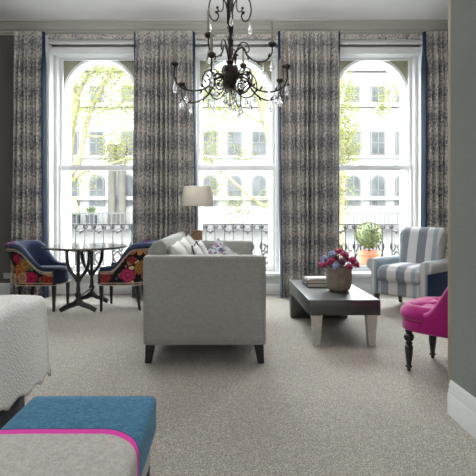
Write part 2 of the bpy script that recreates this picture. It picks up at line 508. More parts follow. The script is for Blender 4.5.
def bench_mat():
    t = NT('bench_blue_grey_cloth')
    v = t.coord('Object')
    sep = t.n('ShaderNodeSeparateXYZ', {0: v})
    # object space: x 0 at the long edge nearest the room, y 0 at the far end; rounded inset panel
    hx, hy, r = BENCH_W / 2, BENCH_L / 2, .075
    px = sep.outputs[0]; py = t.math('ABSOLUTE', sep.outputs[1])
    q = t.math('MAXIMUM', t.math('DIVIDE', t.math('SUBTRACT', px, hx - .12), .12), 0.0)
    d = t.math('ADD', t.math('SUBTRACT', py, hy - .285), t.math('MULTIPLY', t.math('POWER', q, 2.2), .085))
    nz = t.n('ShaderNodeTexNoise', {'Vector': v, 'Scale': 190.0, 'Detail': 3.0})
    n3 = t.n('ShaderNodeTexNoise', {'Vector': v, 'Scale': 60.0, 'Detail': 3.0})
    f = t.math('ADD', t.math('MULTIPLY', nz.outputs[0], .6), t.math('MULTIPLY', n3.outputs[0], .4))
    blue = t.ramp(f, [(.35, srgb(32, 90, 124)), (.65, srgb(72, 138, 172))])
    grey = t.ramp(f, [(.35, srgb(178, 174, 168)), (.65, srgb(212, 209, 202))])
    c = t.mix(t.math('GREATER_THAN', d, -.030), grey, srgb(238, 60, 182))
    c = t.mix(t.math('GREATER_THAN', d, 0.0), c, srgb(36, 30, 70))
    c = t.mix(t.math('GREATER_THAN', d, .004), c, blue)
    # cloth that hangs over the edge stays blue
    t.bump(f, .4, .004)
    return t.fin(c, .9, 0, .2, .1)
BENCH_W, BENCH_L = .442, 1.36
M['bench'] = bench_mat()

# ------------------------------------------------------------------ room shell
H = 3.775; WY = 6.73; XL, XR = -3.6, 3.6
WIN = [-1.855, .143, 2.141]; HWO = .645
struct('floor', box(XL - .1, XR + .1, -2.1, 6.95, -.12, 0), M['carpet'])
struct('ceiling', box(XL - .1, XR + .1, -2.1, 7.1, H, H + .12), M['ceiling'])
wb = MB()
xs = [XL - .1] + [v for c in WIN for v in (c - HWO, c + HWO)] + [XR + .1]
for i in range(0, len(xs), 2): wb.box(xs[i], xs[i + 1], WY, 7.06, 0, H)
for c in WIN: wb.box(c - HWO, c + HWO, WY + .02, 7.06, 3.63, H)
struct('wall_back', wb, M['wall_taupe'])
struct('wall_left', box(XL - .12, XL, -2.1, WY, 0, H), M['wall_taupe'])
struct('wall_far_right', box(XR, XR + .12, 2.6, WY, 0, H), M['wall_taupe'])
struct('wall_rear', box(XL - .1, XR, -2.22, -2.1, 0, H), M['wall_taupe'])
wr = MB(); wr.box(1.289, 1.42, -2.1, 2.75, 0, H); wr.box(1.42, XR, 2.60, 2.75, 0, H)
struct('wall_right', wr, M['wall_green'])

def base_profile(h=.19, t=.018):
    return [(0, 0), (t, 0), (t, h * .60), (t * .75, h * .64), (t * .85, h * .70), (t * .5, h * .78), (t * .62, h * .86), (t * .3, h * .94), (t * .15, h), (0, h)]
# baseboards
bb = MB()
for i in range(0, len(xs), 2):
    bb.prism([(WY - a, z) for a, z in base_profile(.17)], max(xs[i], XL), min(xs[i + 1], XR), 'X')
struct('baseboard_back', bb, M['white_trim'])
struct('baseboard_left', MB().prism([(XL + a, z) for a, z in base_profile(.17)], -2.1, WY - .02, 'Y'), M['white_trim'])
bb = MB().prism([(1.289 - a, z) for a, z in base_profile(.195, .02)], -2.1, 2.752, 'Y')
struct('baseboard_right', bb, M['white_trim'])
# cornice, stepped and coved, along the window wall and the left wall
cp = [(0, 3.635), (.02, 3.635), (.025, 3.655), (.05, 3.662), (.055, 3.685), (.085, 3.692), (.10, 3.705), (.125, 3.73), (.16, 3.742), (.17, 3.755), (.215, 3.758), (.22, H), (0, H)]
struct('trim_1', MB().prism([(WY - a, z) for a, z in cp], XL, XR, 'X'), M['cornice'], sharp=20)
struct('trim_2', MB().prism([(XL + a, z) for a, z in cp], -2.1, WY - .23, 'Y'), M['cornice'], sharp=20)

# door folded back behind the end of the right wall: its edge and lever show
d = struct_root('door_1', (1.297, 2.765, 0))
box(0, .82, 0, .045, .012, 2.62, .003).build('door_leaf', M['edge_wood'], d)
hb = MB()
hb.lathe([(.024, 0), (.024, .008), (.01, .01), (.01, .05), (.0, .05)], 16, Matrix.Translation((.06, .045, 1.155)) @ Matrix.Rotation(-PI / 2, 4, 'X'))
hb.tube(spline([(.06, .09, 1.155), (.035, .095, 1.155), (.0, .097, 1.157), (-.008, .095, 1.156)], 5), .0085, 8)
hb.build('door_handle', M['steel'], d)
tr = MB().box(1.287, 1.43, 2.75, 2.762, 2.68, 2.70)

# ------------------------------------------------------------------ windows
def sash(mb, x0, x1, z0, z1, y, st, top, bot, t=.04):
    mb.box(x0, x0 + st, y, y + t, z0, z1, .006); mb.box(x1 - st, x1, y, y + t, z0, z1, .006)
    mb.box(x0 + st, x1 - st, y, y + t, z1 - top, z1, .006); mb.box(x0 + st, x1 - st, y, y + t, z0, z0 + bot, .006)

for i, c in enumerate(WIN):
    w = struct_root('window_%d' % (i + 1), (c, WY, 0))
    L = lambda y: y - WY
    m = MB()
    for s in (-1, 1):
        a, b = sorted((s * HWO, s * (HWO - .028)))
        m.box(a, b, L(6.70), L(7.05), .0, 3.63)
        a, b = sorted((s * (HWO - .03), s * (HWO - .075)))
        m.box(a, b, L(6.90), L(7.05), .25, 3.63, .004)
        a, b = sorted((s * (HWO + .12), s * (HWO - .028)))
        m.box(a, b, L(6.695), L(6.728), 0, 3.63, .006)
        a, b = sorted((s * (HWO + .07), s * (HWO + .02)))
        m.box(a, b, L(6.680), L(6.70), 0, 3.60, .006)
    m.box(-HWO, HWO, L(6.90), L(7.05), 3.41, 3.63, .004)
    m.build('window_frame', M['white'], w)
    m = MB(); m.box(-HWO + .028, HWO - .028, L(6.70), L(6.745), 3.515, 3.63, .006); m.box(-HWO + .028, HWO - .028, L(6.685), L(6.71), 3.565, 3.59, .008)
    m.build('head_board', M['white'], w)
    m = MB(); m.box(-HWO + .032, HWO - .032, L(6.79), L(6.885), 3.405, 3.50, .008)
    m.build('blind_box', M['white'], w)
    m = MB(); sash(m, -.57, .57, 1.79, 3.43, L(7.0), .045, .05, .05)
    u = m.build('upper_sash', M['white'], w)
    box(-.53, .53, L(7.018), L(7.022), 1.83, 3.39).build('pane', M['glass'], u)
    m = MB(); sash(m, -.585, .585, .305, 1.845, L(6.955), .052, .075, .08)
    l = m.build('lower_sash', M['white'], w)
    box(-.54, .54, L(6.972), L(6.976), .37, 1.78).build('pane', M['glass'], l)
    m = MB(); m.box(-HWO + .02, HWO - .02, L(6.735), L(7.04), .255, .305, .01)
    m.build('sill', M['white'], w)
    m = MB(); m.box(-HWO + .02, HWO - .02, L(6.80), L(6.90), 0, .255); m.box(-.53, .53, L(6.788), L(6.80), .17, .235, .004); m.box(-HWO + .028, HWO - .028, L(6.785), L(6.80), 0, .15, .006)
    m.build('apron_panel', M['white_trim'], w)
    # masonry arch outside the sash
    R, zc, N = .535, 2.91, 28
    m = MB()
    A, B = [], []
    for k in range(N + 1):
        an = PI - PI * k / N
        A.append((R * math.cos(an), zc + R * math.sin(an)))
    outer = [(-.72, zc), (-.72, 3.9), (.72, 3.9), (.72, zc)]
    m.prism([(-.72, .0), (-R, .0)] + A[:N // 2 + 1] + [(0, 3.9), (-.72, 3.9)], L(7.10), L(7.30), 'Y')
    m.prism([(R, .0), (.72, .0), (.72, 3.9), (0, 3.9)] + A[N // 2:], L(7.10), L(7.30), 'Y')
    m.box(-R, R, L(7.10), L(7.30), .0, .14)
    m.build('masonry_arch', M['stone_shade'], w)
    m = MB()
    pts = [(-R, 7.10, .14)] + [(a, 7.10, z) for a, z in A] + [(R, 7.10, .14)]
    rin = []
    for (x, y, z) in pts:
        dx, dz = (x, max(0, z - zc)); q = Vector((dx, 0, dz)).normalized() if z >= zc else Vector((math.copysign(1, x), 0, 0))
        ip = Vector((x, 0, z)) - q * .03
        op = Vector((x, 0, z)) + q * .012
        rin.append([(op.x, L(7.075), op.z), (ip.x, L(7.075), ip.z), (ip.x, L(7.32), ip.z), (op.x, L(7.32), op.z)])
    m.loft(rin)
    m.build('arch_moulding', M['white'], w)

# fabric-covered pelmet strip over each window
pos = ['left window', 'middle window', 'right window']
for i, c in enumerate(WIN):
    a, b = [(-2.44, -1.26), (-.40, .69), (1.555, 2.655)][i]
    m = MB()
    n = 40
    me_o = m.box(a, b, 6.575, 6.595, 3.535, 3.597).build('curtain_pelmet', M['curtain'])
    uvl = me_o.data.uv_layers.new(name='UVMap')
    for lp in me_o.data.loops:
        co = me_o.data.vertices[lp.vertex_index].co; uvl.data[lp.index].uv = (co.x, co.z)
    tag(me_o, 'narrow patterned fabric pelmet strip across the top of the %s' % pos[i], 'pelmet', 'pelmet strips above the windows')

# ------------------------------------------------------------------ curtains
def curtain(x0, x1, bx0, bx1, lead, label, seed, folds):
    """hangs from z=3.60 to the carpet; lead = -1 / +1: side of the blue leading edge"""
    rnd = random.Random(seed)
    root = thing('curtain', label, 'curtain', ((x0 + x1) / 2, 6.482, 0), 0, 'long patterned curtains with navy edges')
    NU, NZ = folds * 12, 46
    ph = [rnd.uniform(-.5, .5) for _ in range(folds + 2)]
    am = [rnd.uniform(.7, 1.25) for _ in range(folds + 2)]
    cx = (x0 + x1) / 2
    def P(u, z):
        f = 1 - z / 3.6
        s = sstep(.0, 1.0, f)
        xa = x0 + (bx0 - x0) * f ** 1.5; xb = x1 + (bx1 - x1) * f ** 1.5
        k = u * folds; i = int(min(k, folds - 1e-6))
        w = ph[i] * (1 - (k - i)) + ph[i + 1] * (k - i)
        a = (am[i] * (1 - (k - i)) + am[i + 1] * (k - i))
        head = sstep(.05, .14, f)
        A = (.020 + .040 * head) * a
        x = xa + (xb - xa) * u + .012 * math.sin(2 * PI * (k * .5 + w)) * head * math.sin(PI * u)
        y = A * (1 - 2 * abs(math.sin(PI * (k + w * .35 * f * math.sin(PI * u)))) ** .75) + .008 * (1 - head) * math.sin(6 * PI * k)
        y += .012 * math.sin(5 * f + 4 * w)
        return Vector((x - cx, y, z))
    Z = [3.60 - 3.592 * (j / NZ) for j in range(NZ + 1)]
    cut = .075
    def sheet(u0, u1, n, name, mat):
        b = bmesh.new(); uvl = b.loops.layers.uv.new('UVMap')
        V = [[b.verts.new(P(u0 + (u1 - u0) * i / n, z)) for i in range(n + 1)] for z in Z]
        span = (x1 - x0) * 2.1
        for j in range(NZ):
            for i in range(n):
                f = b.faces.new([V[j][i], V[j + 1][i], V[j + 1][i + 1], V[j][i + 1]])
                for lp, (jj, ii) in zip(f.loops, ((j, i), (j + 1, i), (j + 1, i + 1), (j, i + 1))):
                    lp[uvl].uv = ((u0 + (u1 - u0) * ii / n) * span + seed * .13, Z[jj])
        me = bpy.data.meshes.new(name); b.to_mesh(me); b.free()
        me.materials.append(mat); me.polygons.foreach_set('use_smooth', [True] * len(me.polygons))
        return link(name, me, root)
    if lead > 0:
        sheet(0, 1 - cut, NU, 'drape', M['curtain']); sheet(1 - cut, 1, 4, 'edge_band', M['edge_blue'])
    else:
        sheet(cut, 1, NU, 'drape', M['curtain']); sheet(0, cut, 4, 'edge_band', M['edge_blue'])
    return root
curtain(-2.87, -2.45, -2.92, -2.41, 1, 'patterned curtain on the left side of the left window, behind the tub chair', 1, 7)
curtain(-1.25, -.844, -1.28, -.844, -1, 'patterned curtain on the right side of the left window, navy edge by its arch', 2, 7)
curtain(-.838, -.42, -.838, -.36, 1, 'patterned curtain on the left side of the middle window, behind the lamp shade', 3, 7)
curtain(.70, 1.122, .74, 1.122, -1, 'patterned curtain on the right side of the middle window, beside the sofa', 4, 7)
curtain(1.128, 1.545, 1.128, 1.53, 1, 'patterned curtain on the left side of the right window, behind the flowers', 5, 7)
curtain(2.667, 3.13, 2.64, 3.16, -1, 'patterned curtain on the right side of the right window, behind the striped armchair', 6, 7)

# wall socket
s = thing('wall_socket', 'small pale wall socket low on the dark wall behind the left tub chair', 'socket', (-3.065, WY, .27))
box(-.055, .055, -.010, -.001, -.04, .04, .004).build('socket_plate', M['socket'], s)
for dx in (-.025, .025): box(dx - .009, dx + .009, -.0125, -.010, -.008, .012).build('switch', M['socket'], s)

# ------------------------------------------------------------------ sofa (seat faces +X)
SX0, SX1, SY0, SY1, ST = -.633, .305, 3.655, 5.79, .820
sofa = thing('sofa', 'pale grey upholstered sofa with nailhead studs seen from its end', 'sofa', ((SX0 + SX1) / 2, (SY0 + SY1) / 2, 0))
hx, hy = (SX1 - SX0) / 2, (SY1 - SY0) / 2
for (a, b) in ((-hy, -hy + .14), (hy - .14, hy)):
    arm_o = MB().softbox(-hx, hx, a, b, .142, ST, .018, .004).build('arm', M['sofa'], sofa, 60)
    if a < 0: near_arm = arm_o
MB().prism([(-hx, .142), (-hx + .11, .142), (-hx + .11, .60), (-hx + .155, .80), (-hx + .165, .86), (-hx + .15, .915), (-hx + .115, .938), (-hx + .07, .925), (-hx + .03, .88), (-hx, .80)], -hy + .142, hy - .142, 'Y', .02, 3).build('back', M['sofa'], sofa, 60)
MB().softbox(-hx + .112, hx - .01, -hy + .142, hy - .142, .142, .275, .015, .003).build('seat_base', M['sofa'], sofa, 60)
for k in (-1, 0, 1):
    yy = k * .615
    MB().softbox(-hx + .115, hx - .005, yy - .302, yy + .302, .277, .41, .045, .008).build('seat_cushion', M['sofa'], sofa, 60)
    MB().pillow(.60, .50, .19, 16, Matrix.Translation((-hx + .245, yy, .655)) @ Matrix.Rotation(math.radians(-13), 4, 'Y') @ Matrix.Rotation(PI / 2, 4, 'Z')).build('back_cushion', M['pale_cushion'], sofa, 80)
stud_mesh = None
def studs(p, q, n):
    global stud_mesh
    p, q = Vector(p), Vector(q)
    for i in range(n):
        if stud_mesh is None:
            o = MB().ball((0, 0, 0), .0055, 1, (1, .6, 1)).build('nail_stud', M['stud'], near_arm); stud_mesh = o
        else:
            o = stud_mesh.copy(); COL.objects.link(o); o.parent = near_arm
        o.location = p + (q - p) * i / (n - 1)
fy = -hy - .003
studs((-hx + .03, fy, ST - .035), (hx - .03, fy, ST - .035), 30)
studs((-hx + .022, fy, .172), (hx - .022, fy, .172), 30)
studs((-hx + .022, fy, .20), (-hx + .022, fy, ST - .065), 18)
studs((hx - .022, fy, .20), (hx - .022, fy, ST - .065), 18)
for sx in (-1, 1):
    for sy in (-1, 1):
        m = MB()
        x, y = sx * (hx - .055), sy * (hy - .038)
        o = sx * .018
        m.loft([[(x - .036 + .0, y - .036, .1405), (x + .036, y - .036, .1405), (x + .036, y + .036, .1405), (x - .036, y + .036, .1405)],
                [(x - .024 + o, y - .024, .001), (x + .024 + o, y - .024, .001), (x + .024 + o, y + .024, .001), (x - .024 + o, y + .024, .001)]])
        m.build('leg', M['darkwood'], sofa)

# loose cushions on the sofa
def cushion(label, loc, rot, size, mat, pipe=None):
    r = thing('cushion', label, 'cushion', loc); r.rotation_euler = rot
    MB().pillow(size[0], size[1], size[2], 16).build('cover', mat, r, 80)
    if pipe:
        w, h = size[0] / 2, size[1] / 2
        pts = []
        for k in range(4):
            for j in range(12):
                t = -1 + 2 * j / 12
                u, v = [(t, -1), (1, t), (-t, 1), (-1, -t)][k]
                pts.append((w * u * (1 - .07 * (1 - v * v)), 0, h * v * (1 - .07 * (1 - u * u))))
        MB().tube(pts, .006, 6, closed=True).build('piping', pipe, r)
    return r
cx, cy = (SX0 + SX1) / 2, (SY0 + SY1) / 2
cushion('pale grey cushion with charcoal piping leaning at the near end of the sofa', (-.215, 4.15, .668), (math.radians(-17), 0, PI / 2), (.46, .44, .12), M['pale_cushion'], M['cushion_pipe'])
cushion('pale grey cushion with charcoal piping leaning midway along the sofa back', (-.215, 4.80, .668), (math.radians(-17), 0, PI / 2), (.46, .44, .12), M['pale_cushion'], M['cushion_pipe'])
cushion('multicoloured print cushion propped against the far arm of the sofa', (-.07, 5.49, .658), (math.radians(-14), math.radians(40), math.radians(4)), (.305, .305, .09), M['print_cushion'])

# ------------------------------------------------------------------ side table and lamp behind the sofa
tx, ty = -.362, 6.10
t = thing('side_table', 'small dark side table behind the far arm of the sofa, holding the lamp', 'table', (tx, ty, 0))
MB().lathe([(0, .585), (.20, .585), (.205, .592), (.20, .60), (0, .60)], 28).build('tabletop', M['darkwood'], t)
MB().lathe([(.02, .03), (.02, .2), (.03, .3), (.02, .4), (.03, .585)], 16).build('pedestal', M['darkwood'], t)
MB().lathe([(0, .001), (.15, .001), (.15, .015), (.03, .03), (0, .03)], 24).build('base', M['darkwood'], t)
l = thing('table_lamp', 'table lamp with oatmeal drum shade on a wooden block base', 'lamp', (tx, ty, .602))
box(-.062, .062, -.062, .062, 0, .33, .006).build('base', M['wood_block'], l)
MB().lathe([(.012, .33), (.012, .345), (.006, .35), (.006, .80), (.012, .80), (.012, .86), (0, .86)], 12).build('stem', M['steel'], l)
m = MB().lathe([(.208, .635), (.180, .885), (.177, .885), (.205, .635), (.208, .635)], 36)
sh = m.build('lamp_shade', M['shade'], l, 50)
m = MB()
for k in range(3):
    a = 2 * PI * k / 3; m.tube([(0, 0, .85), (.172 * math.cos(a), .172 * math.sin(a), .88)], .0025, 5)
m.build('shade_spider', M['steel'], sh)

# ------------------------------------------------------------------ coffee table
c = thing('coffee_table', 'long low dark grey coffee table with slab end and pale tapered legs', 'table', (1.02, 4.75, 0))
box(-.309, .309, -.628, .63, .27, .403, .006).build('tabletop', M['coffee'], c)
box(-.309, .309, .49, .63, .001, .2695, .006).build('slab_leg', M['coffee'], c)
for sx in (-1, 1):
    x, y = sx * .235, -.588
    a, b = (.045, .028)
    MB().loft([[(x - a, y - .04, .2695), (x + a, y - .04, .2695), (x + a, y + .04, .2695), (x - a, y + .04, .2695)],
               [(x - b + sx * .004, y - .03, .001), (x + b + sx * .004, y - .03, .001), (x + b + sx * .004, y + .03, .001), (x - b + sx * .004, y + .03, .001)]]).build('leg', M['coffee_leg'], c)

# books
bz = .405
for w, dp, h, rz, cov, lab in ((.25, .20, .034, .10, 'book_dark', 'dark covered book at the bottom of the stack on the coffee table'),
                               (.235, .19, .030, .04, 'book_grey', 'taupe book in the middle of the stack on the coffee table'),
                               (.21, .17, .020, .16, 'book_white', 'white book on top of the stack on the coffee table')):
    b = thing('book', lab, 'book', (.93, 4.93, bz), rz, 'books stacked on the coffee table')
    m = MB(); m.box(-w / 2, w / 2, -dp / 2, dp / 2, 0, .003); m.box(-w / 2, w / 2, -dp / 2, dp / 2, h - .003, h); m.box(-w / 2, -w / 2 + .004, -dp / 2, dp / 2, .003, h - .003)
    m.build('cover', M[cov], b)
    box(-w / 2 + .004, w / 2 - .006, -dp / 2 + .005, dp / 2 - .005, .0032, h - .0032).build('pages', M['pages'], b)
    bz += h + .001

# vase
VX, VY, VZ = 1.087, 4.62, .4045
v = thing('vase', 'squat mottled taupe stoneware vase of flowers on the coffee table', 'vase', (VX, VY, VZ))
MB().lathe([(0, 0), (.078, 0), (.098, .012), (.113, .05), (.121, .11), (.121, .19), (.117, .226), (.112, .228), (.110, .222), (.113, .18), (.112, .11), (.10, .05), (.07, .02), (0, .02)], 40).build('body', M['vase'], v, 60)
# bouquet: every bloom its own flower
def bloom_mesh(r, kind, seed):
    rnd = random.Random(seed); m = MB()
    if kind == 'blue':
        for k in range(26):
            a = rnd.uniform(0, 2 * PI); e = rnd.uniform(-.2, 1.0)
            p = Vector((math.cos(a) * math.sqrt(max(0, 1 - e * e)), math.sin(a) * math.sqrt(max(0, 1 - e * e)), e)) * r * .8
            m.ball(p, r * .3, 1)
        m.ball((0, 0, 0), r * .7, 1)
    else:
        m.ball((0, 0, 0), r * .62, 2, (1, 1, .85), .3, 9)
        for ring, (n, el, rr) in enumerate(((5, 65, .55), (7, 35, .8), (9, 5, .98))):
            for k in range(n):
                a = 2 * PI * (k + .5 * ring) / n + rnd.uniform(-.2, .2); e = math.radians(el + rnd.uniform(-8, 8))
                d = Vector((math.cos(a) * math.cos(e), math.sin(a) * math.cos(e), math.sin(e)))
                Mx = Matrix.Translation(d * r * rr * .72) @ d.to_track_quat('Z', 'Y').to_matrix().to_4x4()
                m.ball((0, 0, 0), r * .40, 1, (1, 1, .42), M=Mx)
    return m
fl = [('magenta', 'pet_magenta', 'deep magenta ruffled bloom in the stoneware vase'), ('pink', 'pet_pink', 'bright pink bloom in the stoneware vase'),
      ('blue', 'pet_blue', 'pale blue clustered flower head in the stoneware vase'), ('plum', 'pet_plum', 'dark plum bloom in the stoneware vase'), ('peach', 'pet_peach', 'small peach bud rising above the vase bouquet')]
spots = []
seq = 'magenta pink magenta blue magenta magenta plum magenta pink blue magenta plum magenta pink magenta'.split()
cand = []
# rings over the vase mouth: (radius, height, count, bloom size)
for rad, z, n, r, off in ((.0, .380, 1, .044, 0), (.074, .350, 4, .040, .25), (.138, .298, 8, .041, 0), (.170, .246, 8, .036, .5)):
    for k in range(n):
        a = 2 * PI * (k + off) / n
        cand.append((rad * math.cos(a), rad * math.sin(a), z + random.uniform(-.006, .006), r))
kinds = {k[0]: k for k in fl}
def flower(x, y, z, r, kind, i):
    _, mt, lab = kinds[kind]
    f = thing('flower', lab, 'flower', (VX + x, VY + y, VZ + z), 0, kind + ' blooms in the vase')
    d = Vector((x, y, .12)).normalized()
    mx = d.to_track_quat('Z', 'Y').to_matrix().to_4x4()
    b = bloom_mesh(r, kind, i); b.bm.transform(mx)
    b.build('bloom', M[mt], f, 60)
    rr_ = math.hypot(x, y); hh = .03 if rr_ < .1 else (.05 if rr_ < .15 else .07)
    dn = Vector((x, y, 0)).normalized() if rr_ > .01 else Vector((0, 0, 0)); c0 = Vector((x, y, z))
    b0 = dn * hh + Vector((0, 0, .12)) - c0
    mid = dn * min(rr_ * .8, hh + .028) + Vector((0, 0, max(.246, min(z - r, .25)))) - c0
    p0 = -d * r * .55
    m = MB(); pth = spline([p0, mid, mid * .6 + b0 * .4 - dn * .008, b0], 4)
    m.tube(pth, .0025, 5)
    m.build('stem', M['stem'], f)
    if rr_ > .12:
        m = MB(); dd = Vector((x, y, 0)).normalized(); sd = Vector((-dd.y, dd.x, 0))
        q = -d * r * .9
        for s in (-1, 1): m.leaf(q, dd * .5 + sd * s * 1.0 + Vector((0, 0, -.05)), (0, 0, 1), .045 if rr_ > .15 else .034, .026)
        m.build('leaves', M['leafgreen'], f)
for i, (x, y, z, r) in enumerate(cand):
    flower(x, y, z, r, seq[i % len(seq)], i)
for i, z in enumerate((.395, .41, .40, .385)):
    an = math.radians(67.5 + 90 * i)
    flower(.108 * math.cos(an), .108 * math.sin(an), z, .014, 'peach', 50 + i)

# ------------------------------------------------------------------ tub chairs (local front = +X)
def upath(xf, xb, w, n_side=10, n_arc=28, xc=-.04):
    P = []
    for k in range(n_side): P.append(Vector((xf + (xc - xf) * k / n_side, -w, 0)))
    for k in range(n_arc + 1):
        a = PI * k / n_arc; e = .72
        cx_, sx_ = math.cos(a), math.sin(a)
        P.append(Vector((xc - (xb + xc) * abs(sx_) ** e if True else 0, -w * math.copysign(abs(cx_) ** e, cx_), 0)))
    for k in range(n_side): P.append(Vector((xc + (xf - xc) * (k + 1) / n_side, w, 0)))
    N = []
    for i in range(len(P)):
        d = (P[min(i + 1, len(P) - 1)] - P[max(i - 1, 0)]).normalized()
        N.append(Vector((d.y, -d.x, 0)) * 1.0)
    # outward = away from centre
    for i in range(len(P)):
        if N[i].dot(P[i] - Vector((.0, 0, 0))) < 0: N[i] = -N[i]
    return P, N

def make_tub(label):
    t = thing('tub_chair', label, 'chair', group='floral tub chairs at the small table')
    xf, xb, w = .25, .245, .29
    P, N = upath(xf, xb, w)
    z0 = .305
    def hgt(p):
        f = (p.x + xb) / (xf + xb)
        return .515 + .265 * (1 - sstep(.18, .82, f)) ** 1.15
    def off(p, n, z):
        back = max(0, -n.x)
        return n * ((z - z0) * (.10 + .12 * back))
    def at(i, o, z): return P[i] + N[i] * o + off(P[i], N[i], z) + Vector((0, 0, z))
    idx = range(len(P))
    rings = []
    for i in idx:
        h = hgt(P[i]) - .045
        zs = [z0 + (h - z0) * k / 5 for k in range(6)]
        rings.append([at(i, 0, z) for z in zs] + [at(i, -.022, z) for z in reversed(zs)])
    panel = MB().loft(rings).build('outer_panel', M['floral'], t, 50)
    rings = []
    for i in idx:
        h = hgt(P[i]); g = sstep(.52, .74, h)
        rings.append([at(i, -.024, z0 + .01), at(i, -.023, h - .045), at(i, .006 + .012 * g, h - .040), at(i, .012 + .020 * g, h - .018),
                      at(i, .004 + .010 * g, h + .012 * g + .002), at(i, -.028, h + .018 * g + .008), at(i, -.062, h + .008 * g), at(i, -.085, h - .03), at(i, -.088, h - .07 if h > .6 else h - .05), at(i, -.082, z0 + .01)])
    MB().loft(rings).build('inner_back', M['navy'], t, 60)
    # piping along the top edge of the print and round its base
    MB().tube([at(i, .008, hgt(P[i]) - .047) for i in idx], .006, 6).tube([at(i, .012, hgt(P[i]) - .066) for i in idx], .004, 6).build('top_piping', M['cream_pipe'], panel)
    MB().tube([at(i, .004, z0 + .006) for i in idx], .006, 6).tube([at(i, .005, z0 + .032) for i in idx], .004, 6).build('base_piping', M['cream_pipe'], panel)
    k = len(P) // 2 - 9
    pts = [at(k, .02 + .012, hgt(P[k]) - .03), at(k, .02, hgt(P[k]) + .012), at(k, -.03, hgt(P[k]) + .03), at(k, -.075, hgt(P[k]) + .008), at(k, -.094, hgt(P[k]) - .06), at(k, -.09, .5)]
    MB().tube(spline(pts, 4), .006, 6).build('seam_piping', M['magenta_pipe'], t)
    # seat: D-shaped, fronted in navy
    inn = [(P[i] - N[i] * .084) for i in idx if True]
    poly = [(p.x, p.y) for p in inn if p.x < xf - .01]
    front = [(xf + .01, w - .075), (xf + .055, w - .10), (xf + .075, 0), (xf + .055, -w + .10), (xf + .01, -w + .075)]
    poly = poly + front
    m = MB()
    cxp = sum(p[0] for p in poly) / len(poly)
    def ring(sc, z): return [(cxp + (x - cxp) * sc, y * sc, z) for x, y in poly]
    m.loft([ring(.97, z0), ring(1, z0 + .012), ring(1, .40), ring(1.0, .445), ring(.97, .470), ring(.90, .487), ring(.6, .498), ring(.2, .502)])
    m.build('seat', M['navy'], t, 60)
    fr = [(xf + .012, w - .077), (xf + .057, w - .10), (xf + .079, 0), (xf + .057, -w + .10), (xf + .012, -w + .077)]
    MB().tube(spline([(x, y, .312) for x, y in fr], 5), .006, 6).build('front_piping', M['cream_pipe'], t)
    for sx, sy in ((1, 1), (1, -1), (-1, 1), (-1, -1)):
        x = xf - .0 if sx > 0 else -xb + .09
        y = sy * (w - .045 if sx > 0 else w - .10)
        lean = 0 if sx > 0 else -.035
        a, b = .021, .013
        MB().loft([[(x - a, y - a, z0 - .002), (x + a, y - a, z0 - .002), (x + a, y + a, z0 - .002), (x - a, y + a, z0 - .002)],
                   [(x - b + lean, y - b, .001), (x + b + lean, y - b, .001), (x + b + lean, y + b, .001), (x - b + lean, y + b, .001)]]).build('leg', M['darkwood'], t)
    return t
tub = make_tub('navy and floral tub chair left of the small table, facing right')
tub.location = (-2.255, 5.84, 0)
dup(tub, (-1.208, 5.86, 0), PI, 'navy and floral tub chair right of the small table, its back toward the sofa')

# ------------------------------------------------------------------ small round table on two lyre trestles
t = thing('round_table', 'small dark round table on twin lyre trestles between two tub chairs', 'table', (-1.70, 5.80, 0))
MB().lathe([(0, .728), (.478, .728), (.497, .738), (.50, .748), (.492, .755), (0, .755)], 56).build('tabletop', M['table_pale'], t, 40)
for sy in (-1, 1):
    y = sy * .28
    m = MB()
    m.tube(spline([(0, y, .085), (0, y, .20), (0, y, .22), (0, y, .30)], 4), [.026] * 4 + [.036] * 5 + [.024] * 4, 10)
    m.tube([(0, y, .30), (0, y, .40)], .020, 10)
    m.tube([(0, y, .25), (0, y, .724)], .021, 8)
    m.build('column', M['ebony'], t)
    m = MB()
    for s in (-1, 1):
        pts = spline([(s * .008, y, .135), (s * .05, y, .10), (s * .12, y, .075), (s * .175, y, .045), (s * .205, y, .030)], 5)
        m.tube(pts, [.036 - .010 * k / len(pts) for k in range(len(pts))], 8)
    m.build('foot', M['ebony'], t)
    for s in (-1, 1):
        pts = spline([(s * .010, y, .36), (s * .035, y, .41), (s * .092, y, .49), (s * .124, y, .59), (s * .130, y, .72)], 6)
        MB().tube(pts, [.018 + .005 * k / len(pts) for k in range(len(pts))], 8).build('brace', M['ebony'], t)
    box(-.16, .16, y - .018, y + .018, .705, .7275, .004).build('bearer', M['ebony'], t)
MB().tube([(0, -.28, .20), (0, .28, .20)], .014, 8).build('stretcher', M['ebony'], t)

# ------------------------------------------------------------------ striped armchair (local front = -Y)
a = thing('armchair', 'striped pale blue and grey armchair with navy sides by the right window', 'armchair', (2.25, 5.80, 0), math.radians(-47))
MB().softbox(-.262, .262, -.36, .30, .185, .345, .02, .004).build('seat_base', M['stripe'], a, 60)
MB().softbox(-.258, .258, -.395, .20, .347, .515, .05, .03).build('seat_cushion', M['stripe'], a, 60)
Mb = Matrix.Translation((0, .16, .36)) @ Matrix.Rotation(math.radians(-13), 4, 'X')
m = MB()
n = 12
prof = []
for k in range(n + 1):
    z = .62 * k / n
    w = .262 + .035 * sstep(.25, .62, z)
    th = .085 + .02 * math.sin(PI * k / n)
    if k == n: th *= .55; w -= .025
    if k == n - 1: w -= .004
    prof.append([(-w, .0, z), (-w + .03, -th * .8, z), (-w * .5, -th * 1.08, z), (0, -th * 1.15, z), (w * .5, -th * 1.08, z), (w - .03, -th * .8, z), (w, 0, z), (w, .05, z), (w - .02, .075, z), (-w + .02, .075, z), (-w, .05, z)])
m.loft(prof, M=Mb); m.build('backrest', M['stripe'], a, 55)
